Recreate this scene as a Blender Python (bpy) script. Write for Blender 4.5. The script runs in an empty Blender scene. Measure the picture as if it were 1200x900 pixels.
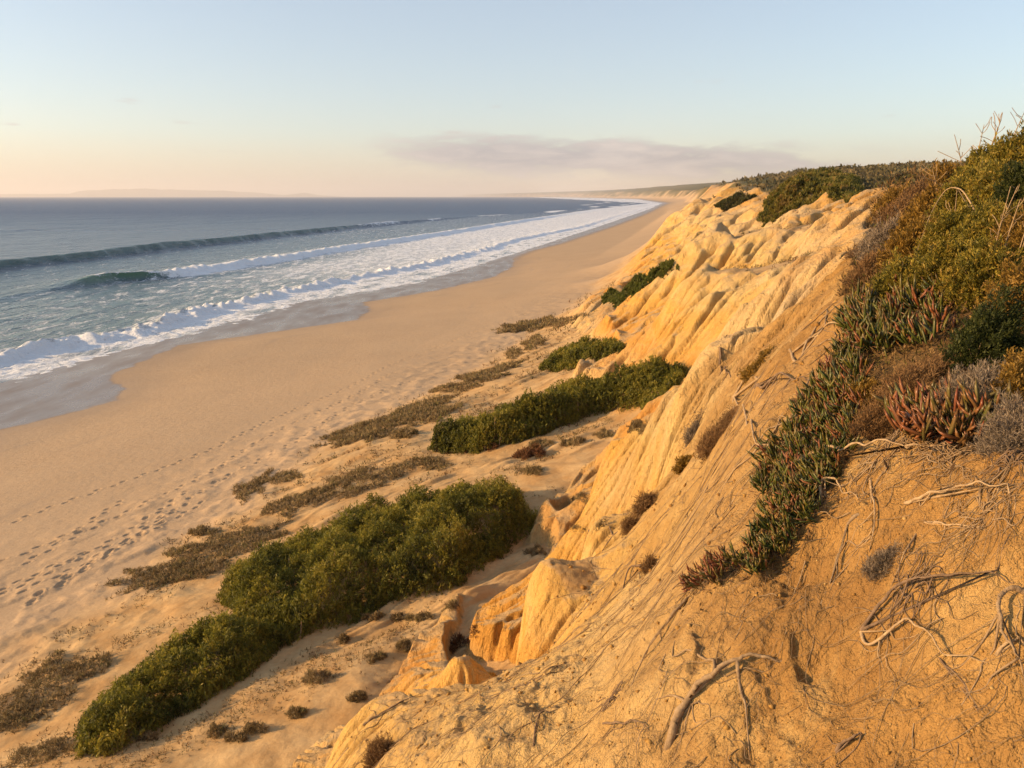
import bpy, math, random
import numpy as np
R = math.radians
rng = np.random.default_rng(7)
random.seed(7)
SC = bpy.context.scene
COL = SC.collection

# ------------------------------------------------------------------ camera
F, H = 924.0, 18.0
PITCH = math.atan(220 / F)
cam = bpy.data.cameras.new("camera"); cam_o = bpy.data.objects.new("camera", cam); COL.objects.link(cam_o)
cam.sensor_width = 36.0; cam.lens = 36.0 * F / 1200.0; cam.clip_start = 0.05; cam.clip_end = 120000.0
cam_o.location = (0, 0, H); cam_o.rotation_euler = (math.pi / 2 - PITCH, 0, 0)
SC.camera = cam_o

def ray(px, py):
    a = (px - 600) / F; b = -(py - 450) / F
    return np.array([a, math.cos(PITCH) + b * math.sin(PITCH), -math.sin(PITCH) + b * math.cos(PITCH)])
def at_y(px, py, Y):
    r = ray(px, py); r = r * (Y / r[1]); return r + np.array([0, 0, H])

# ------------------------------------------------------------------ noise
def _hash(ix, iy, s):
    h = (ix.astype(np.int64) * 374761393 + iy.astype(np.int64) * 668265263 + s * 974711) & 0xffffffff
    h = ((h ^ (h >> 13)) * 1274126177) & 0xffffffff
    h = h ^ (h >> 16)
    return (h & 0xffff).astype(np.float32) / 65535.0
def gnoise(x, y, s=0):
    x0 = np.floor(x); y0 = np.floor(y); fx = (x - x0).astype(np.float32); fy = (y - y0).astype(np.float32)
    u = fx * fx * fx * (fx * (fx * 6 - 15) + 10); v = fy * fy * fy * (fy * (fy * 6 - 15) + 10)
    def g(dx, dy):
        a = _hash(x0 + dx, y0 + dy, s) * 6.2832
        return np.cos(a) * (fx - dx) + np.sin(a) * (fy - dy)
    n0 = g(0, 0) * (1 - u) + g(1, 0) * u; n1 = g(0, 1) * (1 - u) + g(1, 1) * u
    return (n0 * (1 - v) + n1 * v) * 1.45
def fbm(x, y, lam, octs, s=0, gain=0.5, cell=None, ridged=False):
    t = np.zeros(np.shape(x), np.float32); a = 1.0
    for o in range(octs):
        n = gnoise(x / lam + 17.3 * o, y / lam - 9.1 * o, s + o)
        if ridged: n = 1 - 2 * np.abs(n)
        if cell is not None: n = n * np.clip(lam / (3.0 * cell) - 0.7, 0, 1)
        t += a * n; a *= gain; lam *= 0.5
    return t
def sstep(a, b, x):
    t = np.clip((x - a) / (b - a), 0, 1); return t * t * (3 - 2 * t)

# ------------------------------------------------------------------ coast lines  (y, x, z)
def line(pts):
    p = np.array(pts, float); return lambda y, k=1: np.interp(y, p[:, 0], p[:, k])
L1 = line([(0,-62),(60,-56),(76,-50.8),(97,-46),(134,-39),(168,-21.8),(253,0),(490,52),(1148,194),(2156,398),(5000,770),(9000,860),(14000,880),(40000,-3000)])
L2 = line([(0,-44),(45,-41),(57.6,-39),(62,-36.5),(66.6,-35),(71,-36),(76.8,-40),(93,-40),(104,-30),(113,-22.5),(121,-22),(132,-25),(150,-14),(175,-4),(200,0),(232,1),(260,6),(300,18),(481,61),(800,132),(1148,205),(2156,415),(5000,785),(9000,880),(14000,900),(40000,-2900)])
L3 = line([(0,-27),(32,-22.6),(41,-18.7),(66,-13.2),(101,-4.4),(206,22),(300,44),(729,139),(1148,222),(2156,440),(5000,810),(9000,910),(14000,930),(40000,-2800)])
L4 = line([(0,-17,4),(21.5,-15.7,4),(36,-12.7,4),(45,-10.5,4),(65,-2.9,4),(88,3.8,4),(167,25,4.5),(452,88,6),(1148,240,7),(2156,465,8),(5000,835,8),(9000,940,8),(14000,980,8),(40000,-2700,8)])
L5 = line([(0,-6,7),(15,-3.4,6.8),(20,-1.8,7),(26,1.5,7.5),(32,6,9.4),(36,8.5,10),(45,5.5,8.4),(60,8,7.9),(90,15,7.3),(140,25,6.8),(167,31,7),(450,103,9),(1148,252,10),(2156,478,11),(5000,850,12),(9000,960,12),(14000,1000,12),(40000,-2600,12)])
L6 = line([(0,3.2,16.8),(10,8,17.0),(20,13,17.1),(40,22,17.2),(80,33,17.2),(130,38,17.3),(170,50,18),(300,88,21),(450,128,25),(800,210,28),(1148,285,30),(2156,508,34),(5000,900,50),(9000,1060,62),(14000,1200,80),(40000,-2400,100)])
L7 = line([(0,25,19.5),(20,35,19.5),(40,46,20),(80,62,20.5),(130,70,20.5),(170,95,22),(300,140,27),(450,190,31),(800,300,36),(1148,380,39),(2156,640,46),(5000,1100,90),(9000,1360,100),(14000,1500,110),(40000,-2000,110)])
L8 = line([(0,200,24),(170,330,30),(450,480,40),(800,620,46),(1148,720,50),(2156,1000,60),(5000,1600,120),(9000,2000,130),(14000,2400,140),(40000,-1000,130)])

def base(x, y):
    yc = np.clip(y, 0, 40000)
    w = sstep(120, 260, y) * 1.0
    amp = np.clip(y * 0.035, 0, 34) * w
    wob = amp * (gnoise(x / (amp * 2 + 6), y / (amp * 3.2 + 10), 51) * 0.6 + 0.5 * gnoise(x / (amp + 4), y / (amp * 1.3 + 5), 52))
    x1 = L1(yc); x2 = L2(yc); x2 = np.maximum(x2, x1 + 2.5); x3 = np.maximum(L3(yc), x2 + 3)
    xs = [x1 - 60, x1 - 12, x1, x2, x3, L4(yc) + 0.2 * wob, L5(yc) + 0.55 * wob, L6(yc) + wob, L7(yc) + wob * .5, L8(yc), L8(yc) + 4000]
    z8 = L8(yc, 2)
    zs = [-6 + 0 * yc, -1.2 + 0 * yc, 0.05 + 0 * yc, 0.62 + 0 * yc, 2.9 + 0 * yc, L4(yc, 2), L5(yc, 2), L6(yc, 2), L7(yc, 2), z8, z8 + 20]
    out = np.full(np.shape(x), -6.0, np.float64)
    for k in range(len(xs) - 1):
        d = np.maximum(xs[k + 1] - xs[k], 0.5)
        t = (x - xs[k]) / d
        if k == 6:  # cliff: steeper towards the top far away
            pass
        m = (t >= 0)
        tt = np.clip(t, 0, 1)
        out = np.where(m, zs[k] + (zs[k + 1] - zs[k]) * tt, out)
    return out

# ------------------------------------------------------------------ control points (pixel of the survey photo, forward distance)
CP = [
 # near slope, right and centre
 (1190,890,2.1),(1190,700,2.45),(1190,575,2.75),(1160,470,3.4),(1160,380,4.4),(1160,300,6),(1190,235,8.5),(1195,190,12),
 (1000,890,2.4),(1000,780,2.75),(1000,680,3.1),(1000,570,3.6),(1020,470,4.3),(1020,400,5.2),(1010,340,7.2),(1060,290,9.0),(1090,250,13),
 (850,890,2.75),(850,790,3.1),(850,700,3.6),(860,620,4.1),(900,520,4.6),(930,430,5.9),(870,500,5.4),(905,430,7.0),(960,375,8.2),
 (700,890,3.3),(700,820,3.9),(720,745,4.8),(770,680,5.0),(800,620,6.0),(830,560,7.0),
 (560,890,4.0),(580,840,4.7),(480,895,4.8),
 # first spur crest
 (392,900,6.7),(402,868,6.7),(440,830,6.6),(500,816,6.5),(570,800,6.4),(640,776,6.7),
 # low orange scarps at the foot
 (512,798,13.0),(490,792,13.6),(540,788,11.8),
 # second spur
 (618,694,9.6),(640,682,9.7),(700,680,9.2),(745,652,8.9),(690,712,8.6),(655,735,8.6),(605,772,8.9),(640,765,8.2),
 # third spur
 (688,655,11.8),(709,628,12.0),(731,622,11.8),(747,604,11.5),(763,597,11.2),(700,665,10.9),(740,640,10.4),(785,570,11.8),(800,540,12.5),
 # fourth spur
 (927,383,12.2),(885,402,13.8),(850,421,15),(828,445,15.7),(812,468,16.3),(779,489,17.4),(740,517,19.5),(715,530,21.5),
 (840,470,13.2),(800,510,14.2),(775,545,15.5),(740,560,17.5),(700,565,21),
 # yellow bulge and hollow
 (932,341,22),(905,352,22.5),(880,372,22.5),(858,392,23),(945,372,18.5),(915,385,18),(968,330,24),(985,318,26),
 # smooth spur with rills
 (768,378,47),(790,350,44),(815,331,42),(850,318,44),(880,312,45),(930,310,42),(985,300,36),(1005,290,33),
 (737,402,49),(700,427,47),(800,378,40),(830,365,38),(870,352,35),(900,340,34),(840,395,33),(780,400,40),
 # third band of badlands
 (785,330,60),(800,314,61),(825,291,62),(840,281,62),(885,273,61),(920,271,57),(938,283,50),(760,347,64),(724,390,60),
 (690,372,76),(700,350,86),(730,340,80),
 # far bench and far upper cliff
 (780,281,125),(760,297,128),(812,280,110),(745,317,135),(800,296,95),
 (780,272,165),(790,262,160),(810,250,152),(840,241,150),(880,231,140),(830,262,128),(860,258,112),(800,274,140),
 # rim on the right
 (945,239,88),(980,234,82),(1042,244,62),(1000,256,60),(955,262,66),(900,258,92),(960,278,54),(1020,275,44),
 (900,226,118),(960,216,104),(1010,213,98),(1100,205,50),(1040,226,60),
]
def build_rbf():
    P = [at_y(*c) for c in CP]
    P += [np.array(q, float) for q in [(0,.8,14.8),(1,.8,15.6),(2,1.2,16.6),(-1.2,.9,13.6),(-2.2,1.6,12.3),(-2.0,4.2,12.3),(-3.6,3.2,9.5),(-3.4,5.5,9.6),(-3.4,7,8.8),(-5,3,7.3),(-5,7,6.8),(3.5,1.6,17.6),(6,5,18.2),(10,9,18.6)]]
    low = [(590,10.4,8.6),(602,10.9,8.9),(575,9.6,8.8),(560,8.9,9.2),(530,8.2,9.8),(450,8.6,8.6),(400,8.8,8.0),(620,11.2,10.0),
           (690,14.0,8.6),(670,13.0,8.6),(650,12.0,8.8),(715,14.8,8.8),(738,15.2,9.2),(757,14.6,10.2),(640,11.2,9.6),
           (845,20,11.2),(820,20.5,10.6),(790,21.5,10.0),(750,23,9.2),(870,19,12.0),(900,17,13.2),
           (935,27,12.6),(900,28,12.0),(865,29,11.6),(835,31,11.4),(960,30,14.0),
           (850,52,12.1),(900,52,12.7),(815,54,11.0),(930,50,12.8),(790,52,9.2),
           (840,84,12.2),(885,80,13.2),(800,82,10.4),(920,72,13.6),(825,84,11.4)]
    for a, b, z in [(560,750,7.4),(590,725,7.7),(630,690,7.9),(655,665,8.0),(680,640,8.1),(700,612,8.4),(650,600,7.8),(690,580,8.1),(640,560,7.6),(720,492,8.1),(765,490,8.8),(700,522,8.2),(800,466,9.6),(550,520,6.4),(600,512,7.0),(650,497,7.5),(700,478,8.2),(745,464,8.9),(790,450,9.6),(640,470,6.6),(700,450,7.4),(755,435,8.4),(540,700,7.0),(515,745,6.9),(470,730,6.4),(560,650,7.2),(600,600,7.5),(560,560,7.0),(420,800,6.6),(380,860,6.4)]:
        r_ = ray(a, b); P.append(r_ * ((z - H) / r_[2]) + np.array([0, 0, H]))
    for a, Y, z in low: P.append(np.array([(a - 600) / F * Y * 0.985, Y, z]))
    # places where the base profile already is right
    A = []
    for Y in (4,7,10,13,16,20,24,28,33,38,45,54,66,80,95,115,140,170,200):
        A += [(L4(Y), Y), (L3(Y), Y), (0.5*(L3(Y)+L4(Y)), Y), (L7(Y), Y), (0.5*(L2(Y)+L3(Y)), Y)]
        if Y >= 16: A.append((0.35*L5(Y)+0.65*L4(Y), Y))
    A += [(-4,9.5)]
    A += [(60,205),(48,205),(70,190),(38,190)]
    A = np.array(A, float); Az = base(A[:, 0], A[:, 1])
    P = np.vstack([np.array(P), np.column_stack([A, Az])])
    r = np.hypot(P[:, 0], P[:, 1])
    q = (P[:, 2] - base(P[:, 0], P[:, 1])) / r
    uv = np.column_stack([np.arctan2(P[:, 0], P[:, 1]), np.log(r)])
    D = np.sqrt(((uv[:, None] - uv[None]) ** 2).sum(-1) + 0.012 ** 2)
    n = len(uv)
    w = np.linalg.solve(D - np.eye(n) * 0.004, q)
    return uv, w
RB_UV, RB_W = build_rbf()
def resid(th, lr):
    out = np.zeros(th.shape, np.float32); th = th.astype(np.float32); lr = lr.astype(np.float32)
    for (u, v), w in zip(RB_UV.astype(np.float32), RB_W.astype(np.float32)):
        out += w * np.sqrt((th - u) ** 2 + (lr - v) ** 2 + 0.000144)
    return out

# ------------------------------------------------------------------ near terrain grid (log-polar, square cells)
DEL = 0.0019
TH = np.arange(R(-48), R(54), DEL); LR = np.arange(math.log(0.9), math.log(230.0), DEL)
TT, RR = np.meshgrid(TH, LR); RD = np.exp(RR)
GX = RD * np.sin(TT); GY = RD * np.cos(TT)
cut = 1 - sstep(185, 228, RD)
cut = cut * sstep(0.0, 1.0, (GX - L3(GY)) / np.maximum(L4(GY) - L3(GY), 3))
GZ = (base(GX, GY) + resid(TT, RR) * RD * cut).astype(np.float64)
def blur(a, n=1):
    for _ in range(n):
        b = a.copy(); b[1:-1] = (a[:-2] + 2 * a[1:-1] + a[2:]) / 4; a = b
        b = a.copy(); b[:, 1:-1] = (a[:, :-2] + 2 * a[:, 1:-1] + a[:, 2:]) / 4; a = b
    return a
GZ = blur(GZ, 3)
CELL = RD * DEL
def slope_of(z):
    gy, gx = np.gradient(z); return np.hypot(gx, gy) / CELL
SL0 = slope_of(blur(GZ, 6))
# zones -----------------------------------------------------------
toe_d = GX - L4(GY)                                  # metres inland of the toe
Z_CLIFF = sstep(0.0, 1.0, blur((SL0 > 0.42).astype(float), 10)) * sstep(2.5, 9, toe_d)
tq = np.clip(((GX + 4.5) * 13.0 - (GY - 37.2) * 2.6) / (13.0 ** 2 + 2.6 ** 2), 0, 1)
Z_CLIFF = Z_CLIFF * sstep(1.6, 3.6, np.hypot(GX + 4.5 - 13.0 * tq, GY - 37.2 + 2.6 * tq))     # quiet sand where the long thicket grows
# the vegetated hillside on the right and the plateau
def pix(x, y, z):
    zz = z - H; dep = y * math.cos(PITCH) - zz * math.sin(PITCH); up = y * math.sin(PITCH) + zz * math.cos(PITCH)
    return 600 + F * x / dep, 450 - F * up / dep
PXG, PYG = pix(GX, GY, GZ)
edge_x = np.interp(GY, [0,1,2.6,3.2,3.9,4.6,5.6,7.2,10,14,20,30,45,62,85,110,150,230], [1.2,1.0,1.25,1.2,1.35,1.75,2.1,3.1,4.6,7,10.5,14.5,20.5,29,33,36,40,62])
front = sstep(2.45, 2.7, GY + 0.25 * gnoise(GX / .35, GY / .35, 3))
Z_VEG = sstep(-0.03, 0.05, (GX - edge_x) / GY + 0.02 * gnoise(GX / (GY * .08), GY / (GY * .08), 5)) * front
def in_poly(x, y, P):
    c = np.zeros(np.shape(x), bool); n = len(P)
    for i in range(n):
        x1, y1 = P[i]; x2, y2 = P[(i + 1) % n]
        m = ((y1 > y) != (y2 > y)) & (x < (x2 - x1) * (y - y1) / (y2 - y1 + 1e-12) + x1); c ^= m
    return c
nx_ = 12 * gnoise(GX / (GY * .05), GY / (GY * .05) + np.log(GY) * 20, 6)
vp = in_poly(PXG + nx_, PYG + nx_ * .5, [(1900,552),(1200,546),(1150,541),(1060,532),(1010,522),(985,470),(968,420),(1000,380),(985,345),(1010,300),(1035,255),(1045,236),(1100,150),(1900,-200)])
Z_VEG = np.where(RD < 45, blur(vp.astype(float), 4), Z_VEG)
near_soil = sstep(0.0, 1.0, 1 - (GY - 9.0 - 1.5 * (GX)) / 3.0) * sstep(12.0, 14.0, GZ + 1.2 * gnoise(GX / 2., GY / 2., 8)) * (RD < 16)
# broad relief
GZ += Z_CLIFF * fbm(GX, GY, 3.0, 4, 11, cell=CELL) * 0.16 * np.clip(RD / 14, .25, 2.2)
GZ += Z_CLIFF * np.clip(fbm(GX, GY, 6.0, 3, 15, cell=CELL, ridged=True), -1, 1) * 0.22 * sstep(14, 45, RD)
SPUR = Z_CLIFF * (1 - Z_VEG) * sstep(30, 60, RD)
GZ += SPUR * (-1.0 + fbm(GX * .38 + .2 * GY, GY, 10.0, 3, 17, cell=CELL, ridged=True) * 1.05 + np.clip(fbm(GX * .5, GY, 4.0, 3, 18, cell=CELL, ridged=True), -.8, 1) * .5) * np.clip(RD / 70, .6, 1.6)
SPUR2 = Z_CLIFF * (1 - Z_VEG) * sstep(8, 12, RD) * (1 - sstep(30, 45, RD)) * (1 - near_soil)
GZ += SPUR2 * (fbm(GX * .45 + .3 * GY, GY, 4.5, 3, 23, cell=CELL, ridged=True) * .42)
NEAR = sstep(10, 13, GZ) * sstep(2.3, 4, RD) * (1 - sstep(13, 22, RD)) * (1 - Z_VEG)
GZ += NEAR * (fbm(GX * .42 + .1 * GY, GY, 2.6, 4, 19, cell=CELL) * .16 + fbm(GX * .3, GY, .9, 2, 20, cell=CELL, ridged=True) * .04)
fan = sstep(0, 5, toe_d) * (1 - Z_CLIFF)
GZ += fan * (1 - Z_VEG) * fbm(GX, GY, 4.0, 4, 21, cell=CELL) * 0.14 * sstep(9, 16, RD)
# ---------------------------------------------- running water: paths of many drops mark where rills are cut
def flow_density(z, mask, n, steps, g, inert=.25):
    Hn, Wn = z.shape; idx = np.flatnonzero(mask.ravel() > 0.3)
    gi, gj = np.gradient(z); gi = (gi / CELL).ravel().astype(np.float32); gj = (gj / CELL).ravel().astype(np.float32); mk = (mask > .05).ravel()
    p = g.choice(idx, n); pi = (p // Wn) + g.random(n); pj = (p % Wn) + g.random(n); di = np.zeros(n); dj = np.zeros(n)
    acc = np.zeros(Hn * Wn)
    for s in range(steps):
        a = pi.astype(int); c = pj.astype(int); f = a * Wn + c
        ok = (a > 2) & (a < Hn - 4) & (c > 2) & (c < Wn - 4); ok &= mk[np.clip(f, 0, Hn * Wn - 1)]
        pi, pj, di, dj, f = pi[ok], pj[ok], di[ok], dj[ok], f[ok]
        if not len(f): break
        sx = gi[f]; sy = gj[f]; di = di * inert - sx * (1 - inert); dj = dj * inert - sy * (1 - inert)
        L = np.hypot(di, dj) + 1e-5; acc += np.bincount(f, minlength=Hn * Wn)
        pi = pi + di / L; pj = pj + dj / L
    return acc.reshape(Hn, Wn)
ERO = np.clip(Z_CLIFF * (1 - Z_VEG) * (1 - 0.8 * near_soil * (RD < 11)), 0, 1)
ERO = blur(ERO, 4)
g_ = np.random.default_rng(5)
GZ0 = GZ.copy()
GZ = GZ + ERO * CELL * .9 * (fbm(TT, RR, DEL * 12, 3, 31))   # rough skin that seeds the rills
for rnd in range(6):
    V = blur(flow_density(blur(GZ, (5, 4, 2, 1, 1, 1)[rnd]), ERO, 200000, 90, g_), (10, 8, 3, 2, 1, 1)[rnd])
    V0 = blur(V, (50, 40, 20, 14, 12, 12)[rnd])
    sl_ = np.clip(slope_of(blur(GZ, 3)), 0, 1.2)
    cutd = np.log1p(V) - np.log1p(V0)
    GZ = GZ - ERO * CELL * sl_ * np.clip(cutd, -.08, 2.0) * (7.0, 6.0, 2.6, 1.8, 1.5, 1.2)[rnd]
    if rnd < 3: GZ = GZ * .8 + .2 * blur(GZ, 1)

# ------------------------------------------------------------------ node helpers
def new_mat(name):
    m = bpy.data.materials.new(name); m.use_nodes = True; nt = m.node_tree
    for n in list(nt.nodes): nt.nodes.remove(n)
    return m, nt
class G:
    """tiny node-graph helper"""
    def __init__(s, nt): s.nt = nt
    def n(s, t, **k):
        x = s.nt.nodes.new(t)
        for a, b in k.items(): setattr(x, a, b)
        return x
    def put(s, sock, v):
        if isinstance(v, bpy.types.NodeSocket): s.nt.links.new(v, sock)
        elif v is not None:
            if hasattr(sock, 'default_value') and not isinstance(v, (int, float)) and len(v) == 3 and sock.type == 'RGBA': v = (*v, 1)
            sock.default_value = v
    def math(s, op, a, b=None, c=None, clamp=False):
        x = s.n('ShaderNodeMath', operation=op, use_clamp=clamp); s.put(x.inputs[0], a)
        if b is not None: s.put(x.inputs[1], b)
        if c is not None: s.put(x.inputs[2], c)
        return x.outputs[0]
    def vmath(s, op, a, b=None, scale=None):
        x = s.n('ShaderNodeVectorMath', operation=op); s.put(x.inputs[0], a)
        if b is not None: s.put(x.inputs[1], b)
        if scale is not None: s.put(x.inputs['Scale'], scale)
        return x.outputs[1] if op in ('DOT_PRODUCT', 'LENGTH') else x.outputs[0]
    def mix(s, f, a, b, blend='MIX'):
        x = s.n('ShaderNodeMix', data_type='RGBA', blend_type=blend, clamp_factor=True)
        s.put(x.inputs[0], f); s.put(x.inputs[6], a); s.put(x.inputs[7], b); return x.outputs[2]
    def noise(s, vec, scale, detail=3, rough=.55, dist=0.0):
        x = s.n('ShaderNodeTexNoise'); s.put(x.inputs['Vector'], vec); x.inputs['Scale'].default_value = scale
        x.inputs['Detail'].default_value = detail; x.inputs['Roughness'].default_value = rough; x.inputs['Distortion'].default_value = dist
        return x.outputs[0]
    def ramp(s, f, stops, interp='LINEAR'):
        x = s.n('ShaderNodeValToRGB'); x.color_ramp.interpolation = interp; s.put(x.inputs[0], f); e = x.color_ramp.elements
        while len(e) < len(stops): e.new(0.5)
        for q, (p, c) in zip(e, stops): q.position = p; q.color = (*c, 1) if len(c) == 3 else c
        return x.outputs[0]
    def remap(s, v, a, b, c=0.0, d=1.0):
        x = s.n('ShaderNodeMapRange'); s.put(x.inputs[0], v)
        for i, q in enumerate((a, b, c, d)): x.inputs[i + 1].default_value = q
        return x.outputs[0]
    def attr(s, name):
        return s.n('ShaderNodeAttribute', attribute_name=name).outputs['Fac']
    def acol(s, name):
        return s.n('ShaderNodeAttribute', attribute_name=name).outputs['Color']
    def xyz(s, v):
        x = s.n('ShaderNodeSeparateXYZ'); s.put(x.inputs[0], v); return x.outputs
    def comb(s, x, y, z):
        c = s.n('ShaderNodeCombineXYZ'); s.put(c.inputs[0], x); s.put(c.inputs[1], y); s.put(c.inputs[2], z); return c.outputs[0]
    def bump(s, h, strength, dist, normal=None):
        x = s.n('ShaderNodeBump'); s.put(x.inputs['Height'], h); x.inputs['Strength'].default_value = strength; x.inputs['Distance'].default_value = dist
        if normal is not None: s.put(x.inputs['Normal'], normal)
        return x.outputs[0]
    def bsdf(s, color, rough=.8, normal=None, spec=.3, **k):
        x = s.n('ShaderNodeBsdfPrincipled'); s.put(x.inputs['Base Color'], color); s.put(x.inputs['Roughness'], rough)
        s.put(x.inputs['Specular IOR Level'], spec)
        if normal is not None: s.put(x.inputs['Normal'], normal)
        for a, b in k.items(): s.put(x.inputs[a.replace('_', ' ')], b)
        return x.outputs[0]
    def out(s, shader, vol=None):
        o = s.n('ShaderNodeOutputMaterial')
        if shader is not None: s.nt.links.new(shader, o.inputs['Surface'])
        if vol is not None: s.nt.links.new(vol, o.inputs['Volume'])

# ------------------------------------------------------------------ ground material
def ground_material():
    m, nt = new_mat('sand_and_sandstone'); g = G(nt)
    P = g.n('ShaderNodeNewGeometry').outputs['Position']; N = g.n('ShaderNodeNewGeometry').outputs['Normal']
    x, y, z = g.xyz(P); nz = g.xyz(N)[2]
    big = g.noise(P, .12, 3); mid = g.noise(P, .9, 4); fine = g.noise(P, 9, 5, .65); grain = g.noise(P, 70, 3, .7)
    sand = g.mix(big, (.395, .275, .165), (.50, .36, .22))
    sand = g.mix(g.remap(mid, .35, .7, 0, .55), sand, (.45, .33, .21))
    fanc = g.mix(g.remap(mid, .3, .7), (.52, .36, .18), (.37, .22, .09))
    sand = g.mix(g.attr('fan'), sand, fanc)
    # sandstone beds
    warp = g.math('ADD', g.math('MULTIPLY', z, .33), g.math('MULTIPLY', g.noise(P, .16, 4, .6), 1.9))
    bed = g.n('ShaderNodeTexNoise', noise_dimensions='1D'); g.put(bed.inputs['W'], warp); bed.inputs['Scale'].default_value = 1.5; bed.inputs['Detail'].default_value = 4
    rock = g.ramp(bed.outputs[0], [(.28, (.50, .235, .045)), (.42, (.58, .335, .085)), (.52, (.62, .40, .13)), (.62, (.61, .45, .21)), (.74, (.53, .29, .07))])
    rock = g.mix(g.remap(g.noise(P, .45, 4, .6), .54, .70, 0, .75), rock, (.42, .17, .035))
    rock = g.mix(g.remap(g.noise(P, .3, 3), .56, .7, 0, .8), rock, (.52, .42, .27))
    zz = g.math('ADD', z, g.math('MULTIPLY', g.math('SUBTRACT', g.noise(P, .09, 4, .6), .5), 9.0))
    zr = g.ramp(g.remap(zz, 5, 19), [(.15, (.52, .37, .19)), (.30, (.56, .255, .05)), (.46, (.60, .345, .08)), (.60, (.60, .44, .19)), (.74, (.57, .435, .25)), (.88, (.55, .31, .10))])
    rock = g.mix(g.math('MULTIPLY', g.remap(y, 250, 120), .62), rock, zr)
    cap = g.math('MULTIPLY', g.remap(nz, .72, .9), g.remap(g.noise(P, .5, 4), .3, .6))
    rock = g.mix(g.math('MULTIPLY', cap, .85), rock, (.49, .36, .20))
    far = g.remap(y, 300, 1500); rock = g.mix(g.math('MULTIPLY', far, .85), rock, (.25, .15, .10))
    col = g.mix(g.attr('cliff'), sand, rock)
    soil = g.mix(g.remap(g.noise(P, 2.2, 6, .65), .35, .65), (.37, .21, .066), (.26, .14, .043))
    soil = g.mix(g.remap(g.noise(P, 6, 5, .7), .56, .70, 0, .8), soil, (.42, .255, .09))
    soil = g.mix(g.remap(g.noise(P, 28, 4, .7), .57, .70, 0, .7), soil, (.17, .095, .035))
    soil = g.mix(g.remap(g.noise(P, 1.1, 5, .7, 1.0), .52, .64, 0, .8), soil, (.44, .285, .11))
    soil = g.mix(g.remap(g.noise(g.vmath('MULTIPLY', P, (.5, 1.3, 1)), .8, 5, .7, .8), .54, .68, 0, .75), soil, (.235, .125, .04))
    col = g.mix(g.attr('soil'), col, soil)
    veg = g.mix(g.noise(P, 5, 5, .7), (.10, .065, .03), (.23, .135, .05))
    vfar = g.mix(g.noise(P, .05, 6, .7), (.05, .055, .022), (.13, .115, .045))
    veg = g.mix(g.remap(y, 60, 160), veg, vfar)
    col = g.mix(g.attr('veg'), col, veg)
    col = g.mix(g.remap(fine, .35, .7, .0, .35), col, g.mix(1.0, col, (.62, .52, .42), 'MULTIPLY'))
    col = g.mix(g.remap(grain, .55, .75, 0, .3), col, g.mix(1.0, col, (.5, .42, .34), 'MULTIPLY'))
    wet = g.attr('wet')
    col = g.mix(g.math('MULTIPLY', wet, .92), col, g.mix(big, (.15, .105, .07), (.20, .145, .095)))
    rough = g.math('ADD', g.remap(wet, 0, 1, .95, .27), g.math('MULTIPLY', g.remap(g.noise(g.vmath('MULTIPLY', P, (1, .35, 1)), .35, 5, .65), .42, .66, 0, .16), wet))
    dry = g.math('SUBTRACT', 1.0, wet, clamp=True)
    h = g.math('ADD', g.math('MULTIPLY', fine, .42), g.math('ADD', g.math('MULTIPLY', grain, .22), g.math('MULTIPLY', g.noise(P, 2.5, 4), 1.3)))
    h = g.math('MULTIPLY', g.math('SUBTRACT', h, .97), dry)
    rg = g.math('ADD', g.attr('cliff'), g.attr('soil'), clamp=True)
    amp = g.math('MULTIPLY', h, g.math('MULTIPLY_ADD', rg, .55, .25))
    nrm = g.bump(g.math('ADD', amp, g.math('MULTIPLY', wet, g.math('MULTIPLY', g.noise(g.vmath('MULTIPLY', P, (1, .3, 1)), 1.6, 4), .12))), 1.0, .12)
    P2 = g.vmath('MULTIPLY', P, (1.0, 1.0, .38)); rk = g.math('MULTIPLY', g.math('ADD', g.noise(P2, 1.1, 7, .68, .5), g.math('MULTIPLY', g.noise(P2, 4.5, 4, .7), .3)), g.attr('cliff'))
    rk = g.math('SUBTRACT', rk, g.math('MULTIPLY', g.attr('cliff'), .65))
    rk = g.math('MULTIPLY', rk, g.remap(y, 6, 17, .16, 1.0))
    nrm = g.bump(rk, .9, .5, nrm)
    g.out(g.bsdf(col, rough, nrm, spec=g.remap(wet, 0, 1, .12, .42)))
    return m

def grid_mesh(name, X, Y, Z, mat=None, attrs=None):
    h, w = X.shape
    me = bpy.data.meshes.new(name); n = h * w
    co = np.stack([X, Y, Z], -1).reshape(-1).astype(np.float32)
    idx = np.arange(n).reshape(h, w)
    q = np.stack([idx[:-1, :-1], idx[:-1, 1:], idx[1:, 1:], idx[1:, :-1]], -1).reshape(-1).astype(np.int32)
    # rows run outwards and columns clockwise: flip so that normals look up
    q = q.reshape(-1, 4)[:, ::-1].reshape(-1).copy()
    nf = len(q) // 4
    me.vertices.add(n); me.vertices.foreach_set('co', co)
    me.loops.add(len(q)); me.loops.foreach_set('vertex_index', q)
    me.polygons.add(nf); me.polygons.foreach_set('loop_start', np.arange(0, len(q), 4, dtype=np.int32))
    for k, v in (attrs or {}).items():
        a = me.attributes.new(k, 'FLOAT', 'POINT'); a.data.foreach_set('value', np.ascontiguousarray(v, np.float32).reshape(-1))
    me.update(calc_edges=True); me.shade_smooth()
    if mat: me.materials.append(mat)
    o = bpy.data.objects.new(name, me); COL.objects.link(o)
    return o
MAT_GROUND = ground_material()

# small relief after the rain: clods, ledges, wind hummocks, tracks -------------------------------------------------
SL1 = slope_of(blur(GZ, 3))
PXG, PYG = pix(GX, GY, GZ)
rock = Z_CLIFF * (1 - Z_VEG)
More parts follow.
